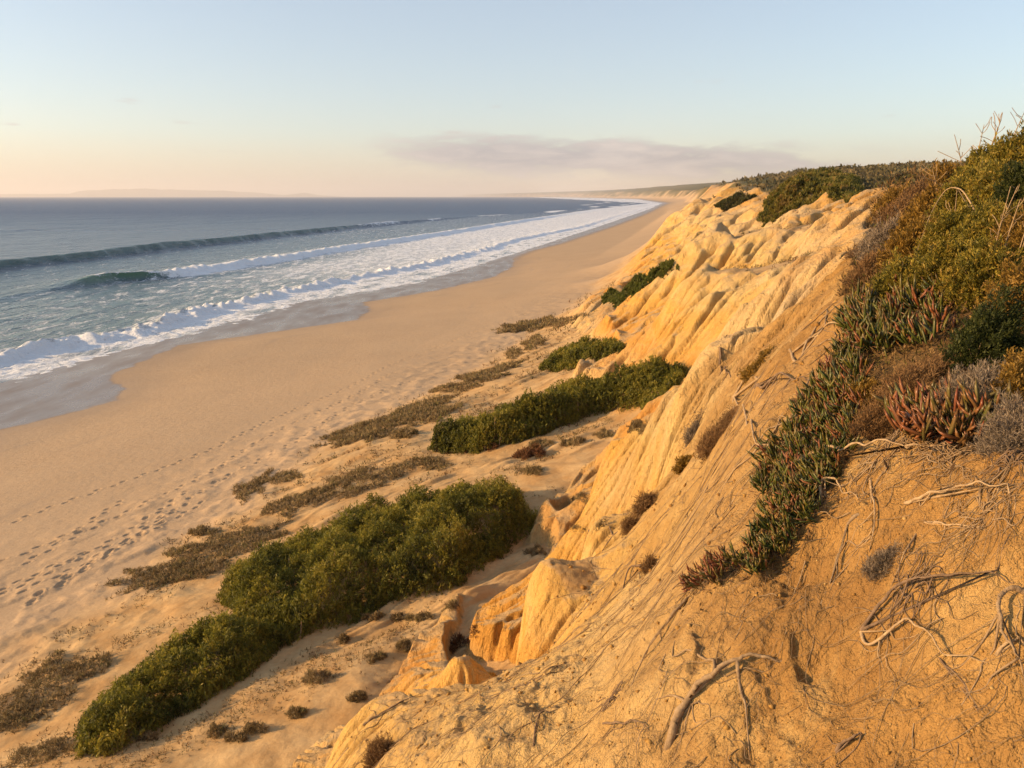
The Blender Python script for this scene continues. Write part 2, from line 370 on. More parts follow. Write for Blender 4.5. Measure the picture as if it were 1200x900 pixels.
# ledges of harder beds
bedz = GZ * 1.1 + 1.6 * fbm(GX, GY, 14, 3, 61)
led = (bedz - np.floor(bedz)); led = sstep(0.0, .75, led) - led
GZ += rock * led * 0.30 * sstep(.5, .9, SL1) * sstep(10, 40, RD) * (0.3 + 0.7 * sstep(45, 80, RD))
GZ += rock * fbm(GX, GY, 1.1, 5, 71, .55, cell=CELL) * 0.045 * np.clip(RD / 10, .5, 3)
GZ += near_soil * (1 - Z_VEG) * (fbm(GX, GY, .8, 6, 81, .62, cell=CELL) * 0.075 + 0.055 * np.clip(fbm(GX, GY, .35, 3, 85, .6, cell=CELL, ridged=True), -.6, 1) * sstep(-.2, .5, gnoise(GX / 1.3, GY / 1.3, 87)))
# slumped furrows running down the near slope (towards the left foot)
fur = fbm(GX * .35 + GY * .1, GY - .12 * GX, .55, 4, 91, .6, cell=CELL)
GZ += near_soil * (1 - Z_VEG) * fur * 0.055 * sstep(2.5, 4.0, RD)
hum = sstep(-11, -2, GX - L4(GY)) * (1 - sstep(2, 7, GX - L4(GY))) * sstep(15, 22, GY)
GZ += hum * (np.maximum(fbm(GX, GY, 1.7, 4, 101, cell=CELL), -.25) * 0.13) * (1 - .5 * sstep(60, 120, GY))
fu, fv = GX * .80 + GY * .60, -GX * .60 + GY * .80
furrow = np.clip(fbm(fu * .16, fv, 1.5, 4, 113, .6, cell=CELL, ridged=True), -.9, 1) * sstep(-.25, .35, gnoise(fu / 9, fv / 4, 117))
GZ -= fan * (1 - Z_VEG) * furrow * .22 * sstep(9, 14, RD) * (1 - sstep(60, 90, RD))
GZ += fan * (1 - Z_VEG) * fbm(GX * .8, GY * 1.2, .8, 3, 111, cell=CELL) * 0.03 * sstep(9, 14, RD)
# footprints: lines of shallow dents along the back of the beach
def tracks():
    dz = np.zeros_like(GZ); g = np.random.default_rng(3)
    lines = [[(-18.6,27),(-15.9,33),(-14.6,41),(-12,52),(-8.5,62)], [(-20,30),(-18,36),(-16,46),(-10,66)], [(-17.2,26),(-16.3,31),(-15,36)], [(-22,30),(-20,33),(-19.4,38)],
             [(-19.2,26.5),(-16.6,31.5)], [(-19.6,27.6),(-17.4,31.8),(-16.2,38)], [(-18.0,26.2),(-16.8,29),(-15.7,34)], [(-24,36),(-19,46),(-13,63),(-8,78),(2,100)]]
    for L in lines:
        L = np.array(L, float); seg = np.hypot(*np.diff(L, axis=0).T); cum = np.r_[0, np.cumsum(seg)]
        s = 0; k = 0; wob = g.uniform(0, 9)
        while s < cum[-1]:
            x = np.interp(s, cum, L[:, 0]) + .35 * math.sin(s * .35 + wob); y = np.interp(s, cum, L[:, 1])
            j = min(np.searchsorted(cum, s, 'right') - 1, len(seg) - 1); d = (L[j + 1] - L[j]) / seg[j]
            side = .13 if k % 2 else -.13; x += -d[1] * side + g.normal(0, .04); y += d[0] * side + g.normal(0, .05)
            r = math.hypot(x, y); th = math.atan2(x, y)
            ci = int((math.log(r) - LR[0]) / DEL); cj = int((th - TH[0]) / DEL); w = int(.5 / (r * DEL)) + 2
            if 0 < ci - w and ci + w < GZ.shape[0] and 0 < cj - w:
                sl = (slice(ci - w, ci + w), slice(cj - w, cj + w)); X = GX[sl] - x; Y = GY[sl] - y
                a = X * d[0] + Y * d[1]; b = -X * d[1] + Y * d[0]; q = (a / .19) ** 2 + (b / .095) ** 2
                dz[sl] += -.075 * np.exp(-q * q) + .028 * np.exp(-((np.sqrt(q) - 1.45) / .35) ** 2)
            s += g.uniform(.55, .72); k += 1
    return dz
GZ += tracks()
# cusps and faint ripples on the smooth beach
bch = sstep(0, 3, GX - L2(GY)) * (1 - sstep(-8, 0, GX - L4(GY)))
GZ += bch * (fbm(GX, GY * .5, 14, 2, 121) * .10 + fbm(GX, GY, 3, 2, 125, cell=CELL) * .012)
wetx = L2(GY) + .8 * gnoise(GX / 4, GY / 4, 131) + np.clip(GY * .004, 0, .8) * gnoise(GX / 1.1, GY / 1.1, 132)
WET = 1 - sstep(-.25, .45, (GX - wetx) / (1 + GY * .004))
WET = np.maximum(WET, .35 * (1 - sstep(-1, 9, GX - wetx - 2 * gnoise(GX / 9, GY / 9, 133))))
for dl, wl, am in ((6.5, .35, .30), (11, .5, .22), (15.5, .3, .26)):
    ln_ = (GX - wetx * .5 - L2(GY) * .5 - dl - 2.2 * gnoise(GY / 17, GX * 0 + dl, 135) - .5 * gnoise(GX / 2, GY / 4, 136)) / wl
    WET = np.maximum(WET, am * np.exp(-ln_ ** 2) * sstep(-.1, .4, gnoise(GY / 11, GX * 0 + dl, 137)) * sstep(2, 8, L4(GY) - GX))
FAN = sstep(-1.5, 3, toe_d + 1.5 * fbm(GX, GY, 5, 3, 141)) * sstep(0, 12, 140 - GY + 20)
CL = np.clip(np.maximum(sstep(.33, .62, SL1 + .12 * fbm(GX, GY, 2.5, 3, 151, cell=CELL)), Z_CLIFF * .55) * sstep(2, 9, toe_d), 0, 1) * (1 - .0 * Z_VEG)
ATT = dict(cliff=CL, veg=Z_VEG, wet=WET, soil=near_soil * (.34 + .66 * sstep(640, 940, PXG + 90 * fbm(GX * .5, GY, 1.6, 3, 155) + .25 * (PYG - 700))) * .95, fan=FAN)
ground = grid_mesh('ground', GX, GY, GZ, MAT_GROUND, ATT); ground['kind'] = 'structure'

# the coast farther off, out to the horizon
DF = 0.0035
thF = np.arange(R(-60), R(64), DF); rF = np.concatenate([np.geomspace(222, 2500, 420), np.geomspace(2520, 42000, 160)])
tF, rr = np.meshgrid(thF, rF); FX = rr * np.sin(tF); FY = rr * np.cos(tF)
FZ = base(FX, FY)
fcl = sstep(0, 8, FX - L4(FY))
cF = rr * DF
inl = sstep(0, 1, (FX - L6(FY)) / (20 + FY * .05))
FZ += fcl * (fbm(FX, FY, 40, 4, 161, cell=cF) * np.clip(FY / 160, 1.5, 14) * .35)
FZ += inl * (np.abs(fbm(FX, FY, 30, 4, 165, .6, cell=cF)) * np.clip(FY / 180, 1.5, 7)) + inl * fbm(FX, FY, 420, 3, 167) * 5 * sstep(300, 900, FY)
FZ[FX < L1(FY) - 3] -= .5
sF = np.hypot(*np.gradient(FZ)[::-1]) / cF * .6
vegF = np.clip(sstep(-.35, .05, (FX - L6(FY)) / (FY * .03 + 3) + .35 * fbm(FX, FY, 60, 3, 171)), 0, 1)
vegF = np.maximum(vegF, sstep(-.05, .3, fbm(FX, FY, 90, 3, 175)) * sstep(0, 1, (FX - L5(FY)) / 12) * .9)
wF = 1 - sstep(-1, 2, (FX - L2(FY)) / (1 + FY * .004))
farland = grid_mesh('terrain', FX, FY, FZ, MAT_GROUND, dict(cliff=sstep(0, 12, FX - L4(FY) - .02 * FY), veg=vegF, wet=wF, soil=0 * FX, fan=0 * FX)); farland['kind'] = 'structure'

# surface lookup for everything that stands on the ground ----------------------------------------------------------
def ground_z(x, y):
    x = np.asarray(x, float); y = np.asarray(y, float)
    fi = np.clip((np.log(np.hypot(x, y)) - LR[0]) / DEL, 0, GZ.shape[0] - 2); fj = np.clip((np.arctan2(x, y) - TH[0]) / DEL, 0, GZ.shape[1] - 2)
    i = fi.astype(int); j = fj.astype(int); a = fi - i; b = fj - j
    return (GZ[i, j] * (1 - a) + GZ[i + 1, j] * a) * (1 - b) + (GZ[i, j + 1] * (1 - a) + GZ[i + 1, j + 1] * a) * b
MSL = (GZ - H) / RD
def hit(px, py, off=0.0):
    """where the line of sight through a photo pixel meets the ground"""
    r = ray(px, py); hr = math.hypot(r[0], r[1]); m = r[2] / hr
    fj = (math.atan2(r[0], r[1]) - TH[0]) / DEL; j = int(np.clip(fj, 0, GZ.shape[1] - 2)); b = fj - j
    colm = MSL[:, j] * (1 - b) + MSL[:, j + 1] * b
    k = np.flatnonzero(colm[60:] >= m); k = 60 + (k[0] if len(k) else len(colm) - 61)
    d = RD[k, 0]; return np.array([r[0] / hr * d, r[1] / hr * d, H + m * d + off])

# ------------------------------------------------------------------ daylight
SUN_EL, SUN_AZ = 14.0, -96.0          # azimuth clockwise from +Y (the way the camera looks): the sun stands over the sea
import mathutils
sdir = mathutils.Vector((math.sin(R(SUN_AZ)) * math.cos(R(SUN_EL)), math.cos(R(SUN_AZ)) * math.cos(R(SUN_EL)), math.sin(R(SUN_EL))))
sl = bpy.data.lights.new('sun', 'SUN'); so = bpy.data.objects.new('sun', sl); COL.objects.link(so)
sl.energy = 5.0; sl.angle = R(.6); sl.color = (1.0, .645, .30)
so.rotation_euler = sdir.to_track_quat('Z', 'Y').to_euler(); so.location = (-60, 0, 60)
def make_world():
    w = bpy.data.worlds.new("World"); SC.world = w; w.use_nodes = True; nt = w.node_tree; g = G(nt)
    for n in list(nt.nodes): nt.nodes.remove(n)
    sky = g.n('ShaderNodeTexSky', sky_type='NISHITA'); sky.sun_disc = False; sky.sun_elevation = R(SUN_EL); sky.sun_rotation = R(SUN_AZ)
    sky.altitude = 20; sky.air_density = 1.0; sky.dust_density = 1.0; sky.ozone_density = 1.6
    V = g.n('ShaderNodeTexCoord').outputs['Generated']; x, y, z = g.xyz(V)
    el = g.math('ARCSINE', z); az = g.math('ARCTAN2', x, y)          # radians
    cv = g.comb(g.math('MULTIPLY', az, 8.5), g.math('MULTIPLY', el, 42.0), 0.0)
    n1 = g.noise(cv, 1.3, 6, .62, .3)
    ctr = g.math('ADD', g.math('MULTIPLY', az, -.035), .047)
    below = g.math('SUBTRACT', el, ctr)
    top = g.math('SUBTRACT', 1.0, g.math('DIVIDE', g.math('ABSOLUTE', below), .033), clamp=True)
    span = g.math('MULTIPLY', g.remap(az, -.20, -.02), g.remap(az, .46, .22))
    q = g.math('SUBTRACT', n1, g.math('MULTIPLY', g.math('SUBTRACT', 1.0, g.math('MULTIPLY', top, span)), .42))
    cl = g.math('MULTIPLY', g.remap(q, .12, .34), g.math('MULTIPLY', g.remap(g.math('MULTIPLY', top, span), .02, .3), .9))
    lowb = g.math('MULTIPLY', g.remap(el, .07, .004), .5)
    small = g.math('MULTIPLY', g.remap(g.noise(g.comb(g.math('MULTIPLY', az, 14.0), g.math('MULTIPLY', el, 90.0), 3.0), .8, 3), .68, .76), g.math('MULTIPLY', g.remap(el, .16, .09), g.remap(el, .03, .06)))
    lit = g.mix(g.remap(n1, .42, .66), (1.7, 1.74, 2.02), (3.2, 2.9, 2.8))
    c = g.mix(.24, sky.outputs[0], (4.3, 4.35, 4.6)); c = g.mix(lowb, c, (3.9, 3.2, 2.5))
    c = g.mix(cl, c, lit); c = g.mix(g.math('MULTIPLY', small, .5), c, (2.9, 2.6, 2.5))
    b = g.n('ShaderNodeBackground'); g.put(b.inputs[0], c); b.inputs[1].default_value = .13
    nt.links.new(b.outputs[0], g.n('ShaderNodeOutputWorld').inputs[0])
make_world()
SC.view_settings.view_transform = 'Standard'; SC.view_settings.look = 'None'; SC.view_settings.gamma = 1; SC.view_settings.exposure = .71
SC.view_settings.use_curve_mapping = False

# ------------------------------------------------------------------ the sea
def sea_material():
    m, nt = new_mat('sea_water'); g = G(nt)
    P = g.n('ShaderNodeNewGeometry').outputs['Position']; y = g.xyz(P)[1]
    den = g.attr('foam'); thin = g.attr('thin'); sh = g.attr('shallow')
    st = g.vmath('MULTIPLY', P, (1.0, .34, 1.0))
    n = g.math('ADD', g.math('MULTIPLY', g.noise(st, .55, 6, .68, .6), .65), g.math('MULTIPLY', g.noise(P, 2.2, 4, .65), .35))
    d = g.math('SUBTRACT', den, g.remap(n, .36, .64, 0.02, 1.0))
    fac = g.math('MAXIMUM', g.remap(d, -.10, .22), g.remap(den, .42, .72, 0, .66))
    far = g.remap(y, 120, 900); col = g.mix(sh, (.012, .045, .080), (.045, .10, .115)); col = g.mix(far, col, (.012, .050, .125))
    col = g.mix(g.math('MULTIPLY', thin, .9), col, (.070, .185, .095))  # backlit green glow of the wave faces, painted into the base colour
    chop = g.math('ADD', g.math('MULTIPLY', g.noise(st, .22, 5, .6), 2.2), g.math('MULTIPLY', g.noise(g.vmath('MULTIPLY', P, (1, .55, 1)), 1.1, 4, .6), .55))
    nw = g.bump(chop, 1.0, .9)
    water = g.bsdf(col, g.remap(far, 0, 1, .2, .38), nw, spec=g.remap(far, 0, 1, .5, .22), IOR=1.333)
    tr = g.n('ShaderNodeBsdfTranslucent'); g.put(tr.inputs[0], (.30, .62, .24)); 
    mx = g.n('ShaderNodeMixShader'); g.put(mx.inputs[0], g.math('MULTIPLY', thin, .3)); nt.links.new(water, mx.inputs[1]); nt.links.new(tr.outputs[0], mx.inputs[2])
    fn = g.bump(g.math('ADD', g.noise(P, 1.6, 6, .7), g.math('MULTIPLY', fac, .5)), .9, .5)
    foam = g.bsdf((.86, .87, .88), .75, fn, spec=.2, Subsurface_Weight=.0)
    m2 = g.n('ShaderNodeMixShader'); g.put(m2.inputs[0], g.math('MULTIPLY', fac, .88)); nt.links.new(mx.outputs[0], m2.inputs[1]); nt.links.new(foam, m2.inputs[2])
    g.out(m2.outputs[0]); return m
W1 = line([(0,-150),(150,-137),(203,-131),(240,-123.4),(287,-118),(382,-101.6),(515,-80),(700,-40),(1100,90),(2200,400)])
W2 = line([(0,-100),(140,-91.5),(171,-87),(182,-78),(225,-68),(273,-58.3),(400,-30),(549,0),(1100,116.5),(2100,365)])
W3 = line([(0,-75),(87,-57.7),(103,-51.6),(126,-47.9),(139,-45.2),(174,-36),(207,-23.5),(270,-9),(334,2),(480,42),(1100,170),(2150,388)])
thS = np.arange(R(-52), R(30), .0021); rS = 1.0 / np.linspace(1 / 52.0, 1 / 40000.0, 1500)
SCM = np.meshgrid(thS, rS); SX = SCM[1] * np.sin(SCM[0]); SY = SCM[1] * np.cos(SCM[0]); cS = SCM[1] * .0021
off = L1(SY) - SX                                           # metres seawards of the water's edge
wob = 1.3 * gnoise(SX / 9, SY / 16, 201) + .6 * gnoise(SX / 3, SY / 5, 202)
s1 = (SX - W1(SY)) * .97 + wob; s2 = (SX - W2(SY)) * .95 + wob; s3 = (SX - W3(SY)) * .93 + 1.1 * wob
def prof(s, wf, wb): return np.where(s > 0, np.exp(-(s / wf) ** 2), np.exp(-(np.abs(s) / wb) ** 1.4))
a1 = 2.3 * (1 - .75 * sstep(430, 800, SY)) * (1 + .18 * gnoise(SY / 60, SX * 0, 203)) * sstep(80, 150, SY)
brk = sstep(174, 184, SY)                                    # the second wave has broken from here on
a2 = (.45 + 1.35 * sstep(150, 170, SY) - .45 * brk) * (1 - .5 * sstep(500, 1000, SY))
a3 = (.75 + .25 * gnoise(SY / 14, SX * 0, 205)) * (1 - .4 * sstep(400, 900, SY))
open_ = sstep(4, 30, off)
Zs = a1 * prof(s1, 2.6, 9) + a2 * prof(s2, 1.9, 7) + a3 * prof(s3, 1.4, 4.5) * sstep(1, 4, off)
Zs += open_ * (fbm(SX, SY * .55, 26, 3, 211, cell=cS) * .16 + fbm(SX, SY * .6, 5, 4, 215, .6, cell=cS) * .10)
swd = SX * .966 - SY * .26
Zs += sstep(160, 320, off) * (.28 * np.sin(swd / 9.5 + 2.2 * gnoise(SX / 60, SY / 110, 219)) + .22 * np.sin(swd / 5.1 + 3 * gnoise(SX / 40, SY / 60, 220)))
Zs += .10 + .05 * gnoise(SX / 6, SY / 9, 221)
# foam density
FO = np.zeros_like(SX)
y_ = SY
mid = np.interp(y_, [0, 90, 130, 170, 200, 260, 400, 700, 1100, 40000], [.28, .30, .36, .46, .62, .68, .72, .74, .70, .6])
z23 = sstep(-1, 4, s2) * sstep(1, -3, s3); FO = np.maximum(FO, mid * z23 * (1 - .30 * np.exp(-((s2 - 9) / 6) ** 2) * (1 - sstep(230, 330, y_))))
FO = np.maximum(FO, brk * np.where(s2 > 0, np.exp(-(s2 / 4.5) ** 4), 0) * 1.15)
FO = np.maximum(FO, brk * (s2 <= 0) * np.exp(s2 / 14) * (.80 + .25 * np.exp(s2 / 2)))
FO = np.maximum(FO, (1 - brk) * sstep(160, 172, y_) * np.exp(-((s2 + .7) / 1.3) ** 2) * 1.1)
z3 = sstep(-1.0, .5, s3)
FO = np.maximum(FO, z3 * (.78 + .35 * np.exp(-(s3 / 4.0) ** 2)))
FO = np.maximum(FO, (s3 <= .5) * np.exp(s3 / 6.0) * np.interp(y_, [80, 130, 200], [.72, .62, .8]))
FO = np.maximum(FO, .33 * sstep(0, 6, s1) * sstep(2, -4, s2) * (.6 + .4 * sstep(260, 420, y_)))
FO = np.maximum(FO, sstep(380, 520, y_) * np.exp(-(s1 / 3.5) ** 2) * .75 * sstep(-.15, .25, gnoise(SY / 90, SX * 0, 231)))
for k, (o_, ya) in enumerate(((70, 560), (105, 700), (150, 900), (40, 620), (20, 800))):   # broken crests far along the beach
    sk = off - o_ - 12 * gnoise(SY / 160, SX * 0, 240 + k)
    FO = np.maximum(FO, sstep(ya, ya + 160, y_) * np.exp(-(sk / (4 + y_ * .004)) ** 2) * sstep(-.05, .3, gnoise(SY / 150 + 3 * k, SX * 0, 250 + k)) * 1.0)
FO = np.maximum(FO, (1 - sstep(.25, 1.2, np.abs(off - .9 + .5 * gnoise(SX / 2, SY / 3, 261)))) * .95)
SPL = np.exp(-((s3 + .6) / .9) ** 2) * sstep(.25, .7, gnoise(SX / 2.3, SY / 2.6, 275)) * sstep(95, 120, y_) * (1 - sstep(230, 330, y_))
FO = np.maximum(FO, sstep(.02, .15, SPL) * 1.2)
FO *= 1 - .35 * z3 * sstep(2, 5, s3) * sstep(-.1, .5, gnoise(SX / 3.5, SY / 8, 262))
# tumbling crests
crest = np.maximum(brk * np.exp(-((s2 + .2) / 2.2) ** 2), np.exp(-((s3 + .1) / 1.8) ** 2) * sstep(1, 4, off))
lump = np.maximum(fbm(SX, SY, 2.2, 4, 271, .6, cell=cS * .8), -.4)
Zs += crest * lump * .62 + SPL * (.25 + .6 * np.maximum(fbm(SX, SY, .9, 2, 276), 0))
Zs += sstep(.5, .9, FO) * fbm(SX, SY, 1.6, 4, 281, .65, cell=cS * .7) * .13
thin = np.exp(-((s2 - .5) / 1.6) ** 2) * sstep(155, 166, y_) * (1 - brk) + .42 * np.exp(-((s1 - .9) / 2.2) ** 2) * (1 - sstep(400, 520, y_))  # wave faces that get the painted green glow and some translucency
shal = sstep(170, 0, off)
keep = Zs
sea = grid_mesh('sea', SX, SY, Zs, sea_material(), dict(foam=FO, thin=thin, shallow=shal)); sea['kind'] = 'structure'

# faint mountains across the bay
def mountains():
    az = np.linspace(-.66, -.20, 260); D = 31000.0
    prof_ = np.interp(az, [-.66, -.60, -.50, -.49, -.43, -.38, -.33, -.30, -.275, -.25, -.235, -.20], [.2, .25, .3, .62, .85, .72, .6, .42, .18, .45, .2, .0])
    prof_ = prof_ * (1 + .10 * gnoise(az * 60, az * 0, 291) + .05 * gnoise(az * 190, az * 0, 292))
    rows = [(-1.0, 0), (-.6, .45), (-.25, .85), (0, 1), (.4, .6), (1.0, 0)]
    X = np.array([np.sin(az) * (D + 1500 * a) for a, b in rows]); Y = np.array([np.cos(az) * (D + 1500 * a) for a, b in rows])
    Z = np.array([prof_ * 330 * b * (1 + .2 * gnoise(az * 45 + 7 * a, az * 0 + a, 295) * (b > 0) * (b < 1)) - 3 for a, b in rows])
    m, nt = new_mat('far_hillside'); g = G(nt); P = g.n('ShaderNodeNewGeometry').outputs['Position']
    g.out(g.bsdf(g.mix(g.noise(P, .002, 4), (.07, .075, .05), (.16, .13, .09)), .95))
    o = grid_mesh('mountains', X, Y, Z, m); o['kind'] = 'structure'
mountains()

# sea air
def haze():
    zmin = min(float(GZ.min()), float(FZ.min()), float(Zs.min())) - 1.0; zt = 430.0; s = 46000.0
    me = bpy.data.meshes.new('haze')
    v = [(a * s, b * s, c) for c in (zmin, zt) for b in (-1, 1) for a in (-1, 1)]
    me.from_pydata(v, [], [(0, 2, 3, 1), (4, 5, 7, 6), (0, 1, 5, 4), (2, 6, 7, 3), (0, 4, 6, 2), (1, 3, 7, 5)]); me.update()
    m, nt = new_mat('sea_haze'); g = G(nt); x = g.n('ShaderNodeVolumePrincipled')
    x.inputs['Color'].default_value = (.90, .86, .84, 1); x.inputs['Density'].default_value = 6.5e-5; x.inputs['Anisotropy'].default_value = .25
    g.out(None, x.outputs[0]); me.materials.append(m)
    o = bpy.data.objects.new('haze', me); COL.objects.link(o); o['kind'] = 'stuff'
haze()
SC.cycles.volume_bounces = 1; SC.cycles.max_bounces = 6; SC.cycles.diffuse_bounces = 3; SC.cycles.transparent_max_bounces = 12

# ------------------------------------------------------------------ building things
def raw_mesh(name, co, idx, per, mat, parent=None, col=None, smooth=True):
    me = bpy.data.meshes.new(name); n = len(co); idx = np.ascontiguousarray(idx, np.int32).reshape(-1); nf = len(idx) // per
    me.vertices.add(n); me.vertices.foreach_set('co', np.ascontiguousarray(co, np.float32).reshape(-1))
    me.loops.add(len(idx)); me.loops.foreach_set('vertex_index', idx)
    me.polygons.add(nf); me.polygons.foreach_set('loop_start', np.arange(0, len(idx), per, dtype=np.int32))
    if col is not None:
        a = me.attributes.new('tint', 'FLOAT_COLOR', 'POINT'); a.data.foreach_set('color', np.ascontiguousarray(np.column_stack([col, np.ones(n)]), np.float32).reshape(-1))
    me.update(calc_edges=True)
    if smooth: me.shade_smooth()
    me.materials.append(mat); o = bpy.data.objects.new(name, me); COL.objects.link(o)
    if parent is not None: o.parent = parent; o.location = -np.array(parent.location)
    return o
def thing(name, loc, label, cat, group=None):
    o = bpy.data.objects.new(name, None); COL.objects.link(o); o.location = tuple(float(v) for v in loc); o.empty_display_size = .3
    return tag(o, label, cat, group)
def tag(o, label, cat, group=None, kind=None):
    o['label'] = label; o['category'] = cat
    if group: o['group'] = group
    if kind: o['kind'] = kind
    return o
def unit(v): return v / (np.linalg.norm(v, axis=-1, keepdims=True) + 1e-9)
def leaf_material(name, trans=.42, rough=.55, spec=.25):
    m, nt = new_mat(name); g = G(nt); c = g.acol('tint')
    P = g.n('ShaderNodeNewGeometry').outputs['Position']
    c = g.mix(g.remap(g.noise(P, 1.6, 3), .35, .65, 0, .4), c, g.mix(1.0, c, (.72, .62, .45), 'MULTIPLY'))
    a = g.bsdf(c, rough, spec=spec); t = g.n('ShaderNodeBsdfTranslucent'); g.put(t.inputs[0], c)
    x = g.n('ShaderNodeMixShader'); x.inputs[0].default_value = trans; nt.links.new(a, x.inputs[1]); nt.links.new(t.outputs[0], x.inputs[2])
    g.out(x.outputs[0]); return m
def bark_material(name, c1, c2, rough=.85):
    m, nt = new_mat(name); g = G(nt); P = g.n('ShaderNodeNewGeometry').outputs['Position']
    n = g.noise(P, 22, 5, .7, .4)
    g.out(g.bsdf(g.mix(g.remap(n, .32, .68), c1, c2), rough, g.bump(g.noise(P, 60, 4, .7), .8, .008), spec=.15)); return m
M_LEAF = leaf_material('shrub_leaves'); M_DRY = leaf_material('dry_stems', .2, .85, .1); M_SUCC = leaf_material('fleshy_leaves', .18, .38, .45)
M_BARK = bark_material('grey_brown_bark', (.17, .11, .06), (.34, .24, .14)); M_PALE = bark_material('weathered_pale_root', (.22, .14, .07), (.43, .31, .18)); M_DARK = bark_material('dark_dead_wood', (.10, .065, .04), (.24, .16, .10))

def leaves(pos, d, L, W, col, rg):
    """one four-cornered, slightly folded blade per row"""
    n = len(pos); s = unit(np.cross(d, rg.normal(size=(n, 3)))); nrm = np.cross(d, s)
    L = np.asarray(L).reshape(-1, 1) * np.ones((n, 1)); W = np.asarray(W).reshape(-1, 1) * np.ones((n, 1))
    m = pos + d * L * .5 + nrm * L * .06
    co = np.stack([pos, m + s * W * .5, pos + d * L, m - s * W * .5], 1).reshape(-1, 3)
    return co, np.arange(4 * n).reshape(n, 4), np.repeat(col, 4, 0)
def sprigs(tips, axis, n_leaf, slen, L, W, cols, rg, spread=.75):
    """leafy shoots: leaves set round a short stem"""
    n = len(tips); t = rg.random((n, n_leaf, 1)); sl = np.asarray(slen).reshape(-1, 1, 1) * np.ones((n, 1, 1))
    p = tips[:, None] - axis[:, None] * sl * (1 - t) + rg.normal(size=(n, n_leaf, 3)) * sl * .07
    r = rg.normal(size=(n, n_leaf, 3)); d = unit(axis[:, None] * 1.0 + unit(r) * spread + np.array([0, 0, .12]))
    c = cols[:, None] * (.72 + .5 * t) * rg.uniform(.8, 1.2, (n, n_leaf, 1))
    Lr = L * rg.uniform(.65, 1.2, (n * n_leaf, 1))
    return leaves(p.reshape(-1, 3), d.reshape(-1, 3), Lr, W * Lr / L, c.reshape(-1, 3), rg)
def catmull(P, n):
    P = np.asarray(P, float); 
    if len(P) < 3: t = np.linspace(0, 1, n)[:, None]; return P[0] * (1 - t) + P[-1] * t
    Q = np.vstack([2 * P[0] - P[1], P, 2 * P[-1] - P[-2]]); u = np.linspace(0, len(P) - 1 - 1e-6, n); i = u.astype(int); t = (u - i)[:, None]
    a, b, c, d = Q[i], Q[i + 1], Q[i + 2], Q[i + 3]
    return .5 * (2 * b + (c - a) * t + (2 * a - 5 * b + 4 * c - d) * t * t + (3 * b - a - 3 * c + d) * t ** 3)
def tube(P, rad, sides=6):
    P = np.asarray(P, float); n = len(P); T = unit(np.gradient(P, axis=0)); ref = np.array([.31, .17, .93]); A = unit(np.cross(T, ref)); B = np.cross(T, A)
    a = np.linspace(0, 2 * np.pi, sides, endpoint=False); rad = np.asarray(rad).reshape(-1, 1, 1) * np.ones((n, 1, 1))
    co = P[:, None] + (A[:, None] * np.cos(a)[None, :, None] + B[:, None] * np.sin(a)[None, :, None]) * rad
    i = np.arange(n - 1)[:, None] * sides; j = np.arange(sides)[None]; k = (j + 1) % sides
    f = np.stack([i + j, i + k, i + sides + k, i + sides + j], -1).reshape(-1, 4)
    return co.reshape(-1, 3), f
def merge(parts, sides=0):
    """join tubes; with sides given their (buried) first rings are bridged, so the plant is one connected piece of wood"""
    co, fs, o, prev = [], [], 0, None
    for c, f in parts:
        co.append(c); fs.append(f + o)
        if sides and prev is not None:
            i = np.arange(sides); j = (i + 1) % sides; fs.append(np.stack([prev + i, prev + j, o + j, o + i], -1))
        prev = o; o += len(c)
    return np.vstack(co), np.vstack(fs)
def edge_dist(x, y, P):
    d = np.full(len(x), 1e9)
    for i in range(len(P)):
        a = np.array(P[i]); b = np.array(P[(i + 1) % len(P)]); v = b - a; t = np.clip(((x - a[0]) * v[0] + (y - a[1]) * v[1]) / (v @ v + 1e-9), 0, 1)
        d = np.minimum(d, np.hypot(x - a[0] - v[0] * t, y - a[1] - v[1] * t))
    return d
def scatter(poly, n, rg):
    P = np.array(poly)[:, :2]; lo, hi = P.min(0), P.max(0); out = np.zeros((0, 2))
    while len(out) < n:
        q = lo + (hi - lo) * rg.random((n * 2, 2)); out = np.vstack([out, q[in_poly(q[:, 0], q[:, 1], P)]])
    return out[:n]
def area(poly):
    P = np.array(poly)[:, :2]; x, y = P.T; return .5 * abs(np.dot(x, np.roll(y, 1)) - np.dot(y, np.roll(x, 1)))

